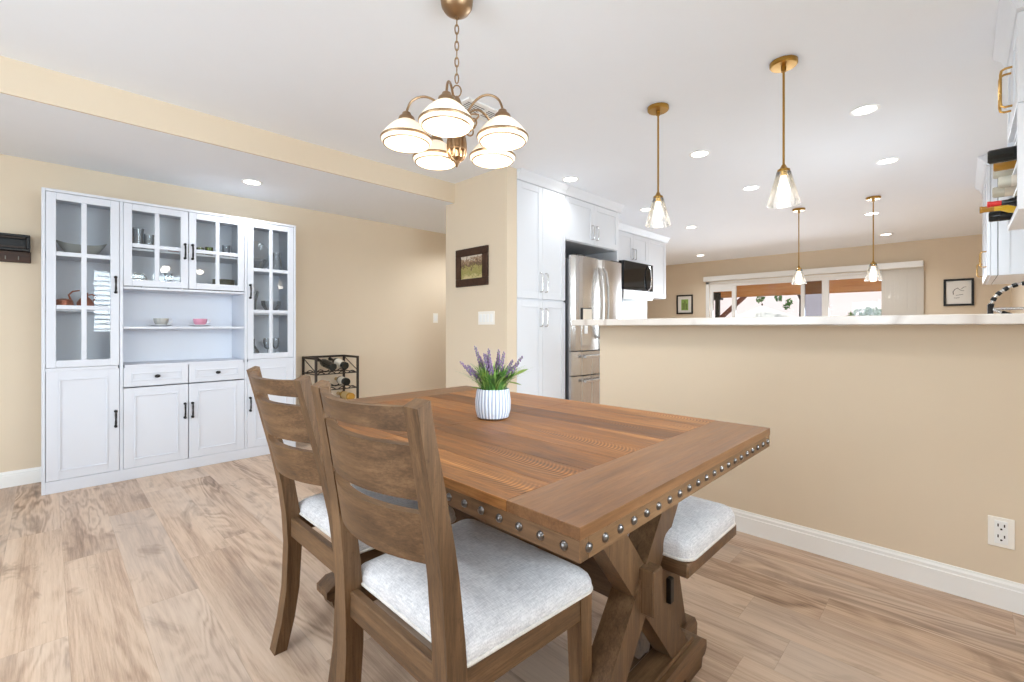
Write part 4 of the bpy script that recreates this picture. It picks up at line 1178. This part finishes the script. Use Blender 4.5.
# nail heads (one mesh, copied)
NR = .0085
def nail_mesh():
    return [(NR, 0), (NR * .96, .002), (NR * .75, .0045), (NR * .4, .006), (.0004, .0065)]
nz = (AZ0 + AZ1) / 2 + .001
orgT = Vector(tb['_org'])
m = MB(); m.lathe(nail_mesh(), (0, 0, 0), 12)
proto = m.build('nail_head', 'nail', None, base=(0, 0, 0))
def nail(loc, rot, first=[True]):
    o = proto if first[0] else proto.copy()
    if not first[0]: COL.objects.link(o)
    first[0] = False
    o.parent = tb; o.location = Vector(loc) - orgT; o.rotation_euler = rot
for i in range(21):
    x = TX0 + .025 + i * (TX1 - TX0 - .050) / 20
    nail((x, TY0 + ins, nz), (PI / 2, 0, 0)); nail((x, TY1 - ins, nz), (-PI / 2, 0, 0))
for i in range(29):
    y = TY0 + .034 + i * (TY1 - TY0 - .068) / 28
    nail((TX0 + ins, y, nz), (0, -PI / 2, 0)); nail((TX1 - ins, y, nz), (0, PI / 2, 0))
# trestles
TXC = (TX0 + TX1) / 2
def trestle(y0, y1, out):
    yc = (y0 + y1) / 2
    # top cleat, foot, crossing beams
    MB().box(TX0 + .10, TX1 - .10, y0 + .0, y1 - .0, AZ0 - .012, AZ1, .003).build('cleat', 'tbl_x', tb)
    fz = .035
    m = MB()
    m.prism([(TXC - .36, fz), (TXC + .36, fz), (TXC + .375, fz + .015), (TXC + .375, fz + .04), (TXC + .34, fz + .062), (TXC - .34, fz + .062), (TXC - .375, fz + .04), (TXC - .375, fz + .015)], 'y', y0 - .012, y1 + .012)
    m.box(TXC - .31, TXC + .31, y0 - .0, y1 + .0, fz + .062, fz + .076, .005)
    m.build('foot_beam', 'tbl_x', tb)
    for s in (-1, 1):
        MB().prism([(TXC + s * .24, 0), (TXC + s * .345, 0), (TXC + s * .355, fz), (TXC + s * .22, fz)], 'y', y0 - .008, y1 + .008).build('foot_pad', 'tbl_x', tb)
    zb, zt = fz + .076, AZ0 - .012
    zc = .392
    for s in (-1, 1):
        xb, xt = TXC - s * .222, TXC + s * .245
        w = .054
        m = MB()
        m.prism([(xb - w, zb), (xb + w, zb), (xt + w, zt), (xt - w, zt)], 'y', y0 + (.0 if s > 0 else .006), y1 - (.0 if s > 0 else .006))
        m.build('cross_beam', 'tbl_z', tb)
    # through tenon
    MB().box(TXC - .025, TXC + .025, min(out, yc), max(out, yc), zc - .06, zc + .06, .003).build('tenon_block', 'tbl_z', tb)
trestle(.60, .672, .565)
trestle(1.728, 1.80, 1.835)
MB().box(TXC - .024, TXC + .024, .65, 1.75, .33, .45, .003).build('stretcher', 'tbl_y', tb)

# ------------------------------------------------------------------ potted lavender
pp = thing('potted_lavender', (1.117, 1.195, TZ), 'artificial lavender plant in a white ribbed pot on the table', 'plant')
pz = TZ + .0005
m = MB(); m.shell([(.046, 0), (.056, .006), (.0625, .03), (.064, .06), (.060, .09), (.057, .105)], .005, (1.117, 1.195, pz), 40)
m.lathe([(.04, .003), (.04, .006)], (1.117, 1.195, pz), 24)
m.build('pot', 'pot', pp)
MB().lathe([(.051, .085), (.053, .096), (.02, .10)], (1.117, 1.195, pz), 20).build('soil', 'frame_wood', pp)
rr = random.Random(12)
lm, l2, lv, stm = MB(), MB(), MB(), MB()
def blade(mb, base, ang, lean, L, w, curl):
    d = Vector((math.cos(ang), math.sin(ang), 0)); sd = Vector((-math.sin(ang), math.cos(ang), 0))
    vs = []; fs = []; n = 6
    for i in range(n + 1):
        u = i / n
        p = Vector(base) + d * (lean * L * u * u * (1 + curl * u)) + Vector((0, 0, L * u * (1 - .28 * lean * u)))
        ww = w * (.55 + .9 * u) * (1 - u ** 3) if i < n else .0004
        vs += [tuple(p - sd * ww), tuple(p + d * ww * .25 + Vector((0, 0, 0))), tuple(p + sd * ww)]
    for i in range(n):
        a = i * 3
        fs += [(a, a + 1, a + 4, a + 3), (a + 1, a + 2, a + 5, a + 4)]
    mb.add(vs, fs)
for i in range(260):
    a = rr.uniform(0, 2 * PI); q = rr.uniform(0, .046)
    b0 = (1.117 + q * math.cos(a), 1.195 + q * math.sin(a), pz + .092)
    blade(lm if rr.random() < .62 else l2, b0, a + rr.uniform(-.6, .6), rr.uniform(.15, .95), rr.uniform(.05, .12), rr.uniform(.0020, .0042), rr.uniform(0, .5))
# lavender spikes (camera right vector is ~(.70,-.71))
R2 = Vector((.7016, -.7126, 0)); F2 = Vector((.7126, .7016, 0))
sp = [(-.035, .01, .165, .03), (-.015, -.01, .155, .0), (-.005, .015, .135, .02), (.025, -.02, .145, .015), (.035, 0, .115, .035), (-.055, -.01, .11, .06), (-.045, .02, .095, .045), (.02, .03, .15, .0), (.05, -.01, .13, .055), (-.02, -.03, .14, -.01), (.0, -.03, .12, .01), (.01, .04, .13, -.01), (-.03, .03, .13, -.02), (.045, .02, .09, .02), (-.05, .0, .08, .03)]
for i, (rx_, fy_, hh, ln) in enumerate(sp):
    b0 = Vector((1.117, 1.195, pz + .09)) + R2 * rx_ * .5 + F2 * fy_ * .5
    dr_ = R2 * (1 if rx_ > 0 else -1) * abs(ln) + F2 * fy_ * .3
    tip = b0 + Vector((0, 0, hh)) + dr_ + R2 * rx_ * .5
    midp = b0.lerp(tip, .5) + Vector((0, 0, .01))
    stm.tube([tuple(b0), tuple(midp), tuple(tip)], .0014, 5)
    for k in range(26):
        u = .48 + .52 * k / 25
        p = (midp.lerp(tip, (u - .5) * 2) if u > .5 else b0.lerp(midp, u * 2))
        a = k * 2.4; rad = .0075 * (1 - .65 * (k / 25))
        c = p + Vector((math.cos(a) * rad, math.sin(a) * rad, rr.uniform(-.001, .001)))
        lv.ball(tuple(c), .0042 * (1 - .35 * k / 25), 6, 4, 1.3)
# the one broad leaf sprig on the right
for k in range(5):
    blade(l2, (1.117 + .03 * R2.x, 1.195 + .03 * R2.y, pz + .10), math.atan2(R2.y, R2.x) + (k - 2) * .22, .75, .07 + .008 * k, .0055, .2)
sb = Vector((1.117, 1.195, pz + .095)) + R2 * .02
se = Vector((1.117, 1.195, pz + .15)) + R2 * .075
stm.tube([tuple(sb), tuple(sb.lerp(se, .5) + Vector((0, 0, .012))), tuple(se)], .0016, 5)
def broad_leaf(mb, p, d, L, w):
    d = d.normalized(); sd = d.cross(Vector((.5, .5, 1))).normalized(); vs = []; fs = []; n = 8
    for i in range(n + 1):
        u = i / n; ww = w * math.sin(PI * min(1, u * .97 + .03)) ** .8
        q = p + d * (L * u) - Vector((0, 0, .18 * L * u * u))
        vs += [tuple(q - sd * ww), tuple(q + Vector((0, 0, -ww * .3))), tuple(q + sd * ww)]
    for i in range(n):
        a = i * 3; fs += [(a, a + 1, a + 4, a + 3), (a + 1, a + 2, a + 5, a + 4)]
    mb.add(vs, fs)
broad_leaf(l2, se, R2 * .8 + Vector((0, 0, .55)), .062, .0085)
broad_leaf(l2, sb.lerp(se, .6), R2 + Vector((0, 0, -.05)), .05, .006)
broad_leaf(lm, sb.lerp(se, .75), R2 * .4 + Vector((0, 0, .9)), .045, .006)
broad_leaf(l2, Vector((1.117, 1.195, pz + .10)) - R2 * .03, -R2 + Vector((0, 0, .35)), .055, .005)
lm.build('leaves', 'leaf', pp, smooth=60, recalc=False)
l2.build('light_leaves', 'leaf2', pp, smooth=60, recalc=False)
stm.build('stems', 'leaf2', pp)
lv.build('blooms', 'lav', pp)

# ------------------------------------------------------------------ CHAIRS
K_NEAR = [(0, -.088), (.1, -.066), (.2, -.050), (.3, -.045), (.4, -.047), (.5, -.051), (.646, -.062), (.81, -.088), (.951, -.113), (1.0, -.122)]
K_FAR = [(0, -.041), (.1, -.018), (.2, -.004), (.35, .002), (.45, -.004), (.567, -.019), (.68, -.044), (.8, -.074), (.951, -.113), (1.0, -.126)]
def px(z, K=None):
    for (z0, a), (z1, b) in zip(K[:-1], K[1:]):
        if z <= z1: return a + (b - a) * (z - z0) / (z1 - z0)
    return K[-1][1]
def make_chair(loc, label, K):
    ch = thing('dining_chair', loc, label, 'chair', 'ladder-back chairs along the near side of the table')
    ox, oy, _ = loc
    def W(x, y, z): return (ox + x, oy + y, z)
    HWd = .2255            # half width (outer)
    pw = .046
    def posts():
        for s in (-1, 1):
            rings = []
            zs = [0, .05, .1, .15, .2, .25, .3, .35, .4, .45, .5, .56, .62, .68, .74, .8, .86, .91, .945]
            for z in zs:
                dep = .040 + .006 * min(1, z / .35) if z < .45 else .046 - .020 * (z - .45) / .5
                xb = px(z, K); y0 = s * HWd; y1 = s * (HWd - pw)
                rings.append([W(xb, y0, z), W(xb, y1, z), W(xb + dep, y1, z + (.012 if z == .945 else 0)), W(xb + dep, y0, z + (.012 if z == .945 else 0))])
            MB().loft(rings).build('back_post', 'chair_z', ch, smooth=25)
    posts()
    inner = HWd - pw + .004
    def slat(z0, z1, bow, name, dip=0.0):
        rings = []
        for i in range(17):
            u = -1 + 2 * i / 16
            y = u * inner; b = bow * (1 - u * u)
            r = []
            for z, off in ((z0, 0), (z1, 0), (z1, .020), (z0, .020)):
                r.append(W(px(z, K) + .006 + off - b, y, z - (dip * (1 - u * u) if z == z1 else 0)))
            rings.append(r)
        MB().loft(rings).build(name, 'chair_y', ch, smooth=25)
    slat(.897, .944, .045, 'crest_rail', .005)
    slat(.768, .872, .045, 'back_slat')
    slat(.645, .742, .045, 'back_slat')
    # seat rails
    SF = .385; wf = .232
    MB().box(ox + SF - .022, ox + SF, oy - wf + .02, oy + wf - .02, .376, .440, .003).build('front_rail', 'chair_y', ch)
    MB().box(ox + px(.4, K) + .012, ox + px(.4, K) + .034, oy - HWd + pw * .5, oy + HWd - pw * .5, .376, .440, .003).build('rear_rail', 'chair_y', ch)
    for s in (-1, 1):
        MB().bar(W(px(.4, K) + .03, s * (HWd - .020), .408), W(SF - .02, s * (wf - .012), .408), .022, .063, (0, 0, 1), .003).build('side_rail', 'chair_x', ch)
        rings = []
        for z, w in ((0, .034), (.2, .038), (.439, .046)):
            x1 = SF + .004; yo = s * (wf + .001); yi = s * (wf - w)
            rings.append([W(x1 - w, yo, z), W(x1 - w, yi, z), W(x1, yi, z), W(x1, yo, z)])
        MB().loft(rings).build('front_leg', 'chair_z', ch, smooth=25)
    # cushion: rounded trapezoid in plan, domed
    def outline(k, n=10):
        r = .035
        x0, x1 = px(.45, K) + .046, SF + .012
        yb, yf = HWd - .006, wf + .012
        cx = (x0 + x1) / 2
        pts = []
        corners = [(x1, -yf, r), (x1, yf, r), (x0, yb, .012), (x0, -yb, .012)]
        for q, (X, Y, rad) in enumerate(corners):
            sx = 1 if X == x1 else -1; sy = 1 if Y > 0 else -1
            ctr = (X - sx * rad, Y - sy * rad)
            st = {0: -PI / 2, 1: 0, 2: PI / 2, 3: PI}[q]
            for i in range(n + 1):
                a = st + PI / 2 * i / n
                pts.append((ctr[0] + rad * math.cos(a), ctr[1] + rad * math.sin(a)))
        return [(cx + (x - cx) * k, y * k) for x, y in pts]
    rings = []
    for k, z in ((.955, .4405), (.993, .444), (1.0, .452), (.996, .463), (.978, .474), (.935, .483), (.86, .493), (.72, .501), (.48, .506), (.22, .508), (.05, .508)):
        rings.append([W(x, y, z) for x, y in outline(k)])
    cu = MB(); cu.loft(rings); c_ = cu.build('seat_cushion', 'fabric', ch, smooth=60)
    w_ = MB(); w_.tube([W(x, y, .446) for x, y in outline(.997)], .0042, 8, True); w_.build('welt', 'welt', c_, smooth=60)
    return ch
make_chair((.552, .8835, 0), 'ladder-back dining chair with linen seat nearest the viewer', K_NEAR)
make_chair((.565, 1.436, 0), 'ladder-back dining chair further back, partly hidden by the nearest chair', K_FAR)

# ------------------------------------------------------------------ BENCH
bx0, bx1, by0, by1 = 1.215, 1.590, .528, 1.75
bn = thing('dining_bench', ((bx0 + bx1) / 2, (by0 + by1) / 2, 0), 'linen-topped wooden bench tucked under the far side of the table', 'bench')
MB().box(bx0, bx1, by0, by1, .40, .440, .004).build('seat_frame', 'tbl_y', bn)
def rrect(k, off=0.0, r=.04, n=8):
    x0, x1, y0, y1 = bx0 + .002, bx1 - .002 + .004, by0 - .004, by1 + .004
    cx, cy = (x0 + x1) / 2, (y0 + y1) / 2
    hxx, hyy = (x1 - x0) / 2 - k, (y1 - y0) / 2 - k
    rad = max(.004, r - k * .5)
    pts = []
    for q, (sx, sy) in enumerate(((1, -1), (1, 1), (-1, 1), (-1, -1))):
        st = {0: -PI / 2, 1: 0, 2: PI / 2, 3: PI}[q]
        for i in range(n + 1):
            a = st + PI / 2 * i / n
            pts.append((cx + sx * (hxx - rad) + rad * math.cos(a), cy + sy * (hyy - rad) + rad * math.sin(a)))
    return pts
rings = [[(x, y, z) for x, y in rrect(k)] for k, z in ((.008, .441), (.001, .444), (0, .456), (0, .472), (.005, .486), (.016, .496), (.035, .503), (.07, .507), (.12, .509), (.155, .509))]
c_ = MB().loft(rings).build('bench_cushion', 'fabric', bn, smooth=60)
MB().tube([(x, y, .446) for x, y in rrect(.001)], .0045, 8, True).build('welt', 'welt', c_, smooth=60)
bxc = (bx0 + bx1) / 2
for y in (.70, 1.58):
    MB().box(bx0 + .02, bx1 - .02, y - .03, y + .03, .372, .40, .003).build('cleat', 'tbl_x', bn)
    MB().prism([(bxc - .055, .372), (bxc + .055, .372), (bxc + .065, .32), (bxc + .135, .07), (bxc - .135, .07), (bxc - .065, .32)], 'y', y - .025, y + .025).build('leg_panel', 'tbl_z', bn)
    MB().prism([(bxc - .20, .0), (bxc - .10, .0), (bxc - .09, .02), (bxc + .09, .02), (bxc + .10, 0), (bxc + .20, 0), (bxc + .205, .04), (bxc + .185, .07), (bxc - .185, .07), (bxc - .205, .04)], 'y', y - .035, y + .035).build('foot', 'tbl_x', bn)
    MB().box(bxc - .013, bxc + .013, y - .04, y + .04, .20, .28, .003).build('tenon', 'black', bn)
MB().box(bxc - .012, bxc + .012, .67, 1.61, .205, .275, .003).build('stretcher', 'tbl_y', bn)

# ------------------------------------------------------------------ CHANDELIER
CX, CY = 1.174, 1.473
cd = thing('chandelier', (CX, CY, 1.74), 'five-shade antique brass chandelier hanging above the dining table', 'chandelier')
MB().lathe([(.012, 2.355), (.03, 2.362), (.05, 2.375), (.063, 2.395), (.066, 2.42), (.066, 2.4295)], (CX, CY, 0), 28).build('canopy', 'antique', cd)
m = MB(); z = 2.352; i = 0
m.tube([(CX + .009 * math.cos(2 * PI * k / 14), CY, 2.352 + .009 * math.sin(2 * PI * k / 14)) for k in range(14)], .0022, 6, True)
z = 2.336
while z > 2.075:
    c_, s_ = (math.cos(.9), math.sin(.9)) if i % 2 == 0 else (math.cos(.9 + PI / 2), math.sin(.9 + PI / 2))
    pts = []
    for k in range(16):
        a = 2 * PI * k / 16
        u = .0075 * math.cos(a); v = .020 * math.sin(a)
        pts.append((CX + u * c_, CY + u * s_, z + v))
    m.tube(pts, .0027, 6, True); z -= .0335; i += 1
m.build('chain', 'antique', cd)
# top loop + column
m = MB(); m.tube([(CX + .018 * math.cos(2 * PI * k / 18) * .7, CY - .018 * math.cos(2 * PI * k / 18) * .7, 2.05 + .024 * math.sin(2 * PI * k / 18)) for k in range(18)], .0028, 6, True); m.build('top_loop', 'antique', cd)
MB().lathe([(.003, 2.03), (.008, 2.027), (.014, 2.015), (.02, 2.0), (.026, 1.985), (.022, 1.97), (.012, 1.965), (.011, 1.90), (.016, 1.885), (.034, 1.875), (.036, 1.865), (.034, 1.86), (.031, 1.857), (.031, 1.818), (.037, 1.812), (.037, 1.806), (.030, 1.80), (.028, 1.775), (.016, 1.765), (.014, 1.758), (.009, 1.752), (.005, 1.742), (.001, 1.738)][::-1], (CX, CY, 0), 24).build('column', 'antique', cd)
m = MB()
for k in range(10):
    a = 2 * PI * k / 10
    m.tube([(CX + r * math.cos(a), CY + r * math.sin(a), z) for r, z in ((.034, 1.862), (.037, 1.84), (.038, 1.812), (.036, 1.79), (.026, 1.772), (.014, 1.764))], .0035, 6)
m.build('cage_ribs', 'antique', cd)
r0 = .2
# arm directions: camera-forward frame angles
base_ang = math.atan2(F2.y, F2.x)
angs = []
for lat, fwd in ((-.2, -.046), (-.013, -.195), (.187, -.066), (-.112, .164), (.138, .14)):
    v = R2 * lat + F2 * fwd
    angs.append(math.atan2(v.y, v.x))
for a in angs:
    ca, sa = math.cos(a), math.sin(a)
    def Q(r, z, off=0): return (CX + r * ca - off * sa, CY + r * sa + off * ca, z)
    pts = []
    P = [(.020, 1.90), (.035, 1.925), (.055, 1.965), (.085, 1.998), (.12, 2.012), (.155, 2.006), (.183, 1.985), (.197, 1.955), (r0, 1.935)]
    MB().tube(curve_path([Q(r, z) for r, z in P], 4), .0048, 8).build('arm', 'antique', cd)
    # scroll
    pts = []
    for k in range(26):
        tt_ = k / 25; an = 2.6 * 2 * PI * tt_ * .55 + .6; rad = .036 * (1 - tt_ * .72)
        pts.append(Q(.068 + rad * math.cos(an), 1.912 + rad * math.sin(an)))
    MB().tube(curve_path([Q(.026, 1.87), Q(.045, 1.885), ] + pts, 2), .0034, 6).build('scroll', 'antique', cd)
    MB().lathe([(.008, 1.945), (.016, 1.94), (.020, 1.93), (.030, 1.922), (.033, 1.912), (.033, 1.905), (.026, 1.903)][::-1], Q(r0, 0), 20).build('socket_cup', 'antique', cd)
    sh = MB().shell([(.090, 1.814), (.097, 1.822), (.1005, 1.833), (.095, 1.846), (.083, 1.862), (.069, 1.878), (.055, 1.891), (.042, 1.901), (.030, 1.908)], .003, Q(r0, 0), 36).build('lamp_shade', 'lampshade', cd)
    MB().shell([(.1012, 1.829), (.1026, 1.8325), (.1026, 1.8355), (.1000, 1.839)], .003, Q(r0, 0), 36).build('brass_band', 'antique', sh)
    MB().shell([(.0905, 1.8125), (.0925, 1.8145), (.0915, 1.817)], .004, Q(r0, 0), 36).build('brass_rim', 'antique', sh)
    MB().ball(Q(r0, 1.853), .026, 16, 10, 1.15).build('bulb', 'bulb', cd)

# ------------------------------------------------------------------ PENDANTS
def pendant(x, y, zb, label, s=1.0):
    p = thing('pendant_light', (x, y, zb), label, 'pendant light')
    zt = zb + .19                    # top of the socket cap
    MB().lathe([(.004, ZM - .026), (.058, ZM - .024), (.063, ZM - .018), (.063, ZM - .001)], (x, y, 0), 32).build('canopy', 'brass', p)
    MB().lathe([(.012, ZM - .05), (.012, ZM - .025)], (x, y, 0), 12).lathe([(.0055, zt), (.0055, ZM - .03)], (x, y, 0), 10).build('rod', 'brass', p)
    MB().lathe([(.026, zt - .045), (.029, zt - .04), (.029, zt - .012), (.018, zt - .006), (.009, zt + .012), (.006, zt + .015)], (x, y, 0), 20).build('socket', 'brass', p)
    g = MB(); g.shell([(.074, zb), (.075, zb + .004), (.036, zb + .150), (.033, zb + .165), (.027, zb + .170)], .003, (x, y, 0), 32)
    g.build('glass_shade', 'shadeglass', p)
    MB().lathe([(.002, zb + .03), (.015, zb + .035), (.026, zb + .055), (.028, zb + .075), (.022, zb + .10), (.014, zb + .125), (.012, zb + .145)], (x, y, 0), 18).build('bulb', 'bulb', p)
    return p
PEND = [(2.62, 1.325, 1.705, 'glass pendant on brass rod over the ledge, nearer the fridge'),
        (2.62, .645, 1.705, 'glass pendant on brass rod over the ledge, nearer the right-hand cabinets'),
        (6.0, 1.324, 1.575, 'distant glass pendant in front of the middle of the patio door'),
        (6.0, .655, 1.565, 'distant glass pendant in front of the stacked vertical blinds')]
for a in PEND: pendant(*a)

# ------------------------------------------------------------------ recessed lights, vent
CANS = [(3.547, .429), (4.767, .429), (3.549, 1.451), (4.767, 1.453), (6.07, 2.595), (8.588, 3.497), (6.85, .76), (8.54, .787), (4.80, 2.571), (3.332, 2.536)]
CLAB = ['recessed ceiling light right of the nearer ledge pendant', 'recessed ceiling light further back, right of the nearer ledge pendant', 'recessed ceiling light between the two ledge pendants',
        'recessed ceiling light just left of the nearer ledge pendant rod', 'recessed ceiling light just past the end of the wall cabinets', 'farthest recessed ceiling light, near the far wall corner',
        'recessed ceiling light behind the right distant pendant', 'recessed ceiling light nearest the wall above the blinds', 'recessed ceiling light seen behind the left ledge pendant glass', 'recessed ceiling light in front of the pantry and fridge cabinets']
def can(x, y, z, lab):
    c = thing('recessed_downlight', (x, y, z - .012), lab, 'ceiling light')
    MB().shell([(.078, z - .004), (.076, z - .001), (.0755, z)], .020, (x, y, 0), 28).build('trim_ring', 'trim', c)
    MB().lathe([(.058, z - .0045), (.058, z - .001)], (x, y, 0), 24).build('lens', 'can', c)

for (x, y), lab in zip(CANS, CLAB): can(x, y, ZM, lab)
can(1.151, 4.065, ZL, 'recessed ceiling light in the dropped ceiling above the hutch')
vn = thing('ceiling_vent', (1.90, 2.13, ZM - .012), 'white louvered ceiling vent behind the chandelier', 'vent')
m = MB(); m.box(1.72, 2.08, 2.05, 2.075, ZM - .012, ZM - .0005, .002).box(1.72, 2.08, 2.185, 2.21, ZM - .012, ZM - .0005, .002).box(1.72, 1.745, 2.075, 2.185, ZM - .012, ZM - .0005, .002).box(2.055, 2.08, 2.075, 2.185, ZM - .012, ZM - .0005, .002).box(1.89, 1.91, 2.075, 2.185, ZM - .012, ZM - .0005, .002)
m.build('frame', 'trim', vn)
MB().box(1.745, 2.055, 2.075, 2.185, ZM - .002, ZM - .0004).build('duct', 'slot', vn)
m = MB()
for k in range(6):
    y = 2.085 + k * .018
    m.bar((1.745, y, ZM - .007), (2.055, y, ZM - .007), .0065, .0015, (0, .2, 1), 0)
m.build('louvers', 'trim', vn)

# ------------------------------------------------------------------ lights
def light(kind, name, loc, energy, color=(1, 1, 1), rot=(0, 0, 0), **kw):
    L = bpy.data.lights.new(name, kind); L.energy = energy; L.color = color
    for k, v in kw.items(): setattr(L, k, v)
    o = bpy.data.objects.new(name, L); o.location = loc; o.rotation_euler = rot
    COL.objects.link(o); return o
WARM = (1.0, .90, .78); NEUT = (.87, .94, 1.0); DAY = (.80, .90, 1.0)
# window light; back and side windows are added for fill (lamps outside the glass)
light('AREA', 'fill_back_window', (XB - .25, (BY0 + BY1) / 2, (BZ0 + BZ1) / 2), P_BACK, DAY, (0, -PI / 2, 0), shape='RECTANGLE', size=BZ1 - BZ0 + .3, size_y=BY1 - BY0 + .3)
light('AREA', 'daylight_dining_window', ((WX0 + WX1) / 2, YR - .28, (WZ0 + WZ1) / 2), P_DINE, DAY, (PI / 2, 0, 0), shape='RECTANGLE', size=WX1 - WX0 + .2, size_y=WZ1 - WZ0 + .2)
light('AREA', 'fill_side_window', ((QX0 + QX1) / 2, YR - .28, 1.42), P_SIDE, DAY, (PI / 2, 0, 0), shape='RECTANGLE', size=QX1 - QX0 + .2, size_y=1.4)
light('AREA', 'daylight_sink_window', ((SX0 + SX1) / 2, YR - .25, (SZ0 + SZ1) / 2), P_SINK, DAY, (PI / 2, 0, 0), shape='RECTANGLE', size=SX1 - SX0, size_y=SZ1 - SZ0)
light('AREA', 'daylight_patio_door', (XF + .25, (DY0 + DY1) / 2, 1.0), P_PATIO, DAY, (0, math.radians(62), 0), spread=math.radians(130), shape='RECTANGLE', size=1.9, size_y=DY1 - DY0)
for x, y in CANS: light('SPOT', 'downlight_or_fill', (x, y, ZM - .02), P_CAN * (0.5 if 2.5 < y < 2.6 else 2.0 if x > 4.5 else 1.0), NEUT, (0, 0, 0), spot_size=math.radians(150), spot_blend=.8, shadow_soft_size=.05)
light('SPOT', 'downlight_or_fill', (1.151, 4.065, ZL - .02), P_CAN * 1.0, NEUT, (0, 0, 0), spot_size=math.radians(150), spot_blend=.8, shadow_soft_size=.05)
light('SPOT', 'downlight_or_fill', (3.5, 4.0, ZL - .02), P_CAN * 2, NEUT, (0, 0, 0), spot_size=math.radians(150), spot_blend=.8, shadow_soft_size=.05)  # hidden fill spot added to brighten the hallway, no fixture
# unseen fill spots added near and behind the viewer, without fixtures
for x, y in ((-1.2, .9), (-1.2, 2.5), (.25, .30), (1.9, .0), (-.35, 1.3)): light('SPOT', 'downlight_or_fill', (x, y, ZM - .02), P_CAN * 1.3, NEUT, (0, 0, 0), spot_size=math.radians(150), spot_blend=.8, shadow_soft_size=.05)
for a in angs: light('POINT', 'chandelier_bulb', (CX + r0 * math.cos(a), CY + r0 * math.sin(a), 1.80), P_CHAND, WARM, shadow_soft_size=.04)
for x, y, zb, _ in PEND: light('POINT', 'pendant_bulb', (x, y, zb + .02), P_PEND, WARM, shadow_soft_size=.03)
light('SUN', 'sun', (0, 0, 20), P_SUN, (1, .97, .92), (math.radians(14), math.radians(-38), 0), angle=math.radians(1.0))

w = bpy.data.worlds.new('sky'); SC.world = w; w.use_nodes = True
nt = w.node_tree; bg = nt.nodes['Background']
sky = nt.nodes.new('ShaderNodeTexSky'); sky.sky_type = 'HOSEK_WILKIE'
sky.sun_direction = Vector((-.6, .2, .75)).normalized(); sky.turbidity = 5.0; sky.ground_albedo = .5
mixn = nt.nodes.new('ShaderNodeMix'); mixn.data_type = 'RGBA'; mixn.inputs[0].default_value = .6
mixn.inputs[7].default_value = (.95, .97, 1, 1)
nt.links.new(sky.outputs[0], mixn.inputs[6]); nt.links.new(mixn.outputs[2], bg.inputs[0])
bg.inputs[1].default_value = W_STR

# ------------------------------------------------------------------ camera
cam = bpy.data.cameras.new('camera'); co = bpy.data.objects.new('camera', cam); COL.objects.link(co)
co.location = (0, 0, H)
th_ = math.atan(450 / 457)
co.rotation_euler = (PI / 2, 0, th_ - PI / 2)
cam.sensor_width = 36; cam.sensor_fit = 'HORIZONTAL'
cam.lens = 36 * 457 / 1024
cam.shift_y = -14 / 1024
cam.clip_start = .02; cam.clip_end = 200
SC.camera = co
vs_ = SC.view_settings
vs_.view_transform = 'Standard'; vs_.look = 'None'; vs_.gamma = 1; vs_.use_curve_mapping = False
vs_.exposure = EXPO
SC.cycles.max_bounces = 10; SC.cycles.diffuse_bounces = 6; SC.cycles.glossy_bounces = 4; SC.cycles.transparent_max_bounces = 16
SC.cycles.sample_clamp_indirect = 6.0; SC.cycles.caustics_reflective = False; SC.cycles.caustics_refractive = False
SC.cycles.use_denoising = True
for o in list(SC.objects):
    if '_org' in o: del o['_org']
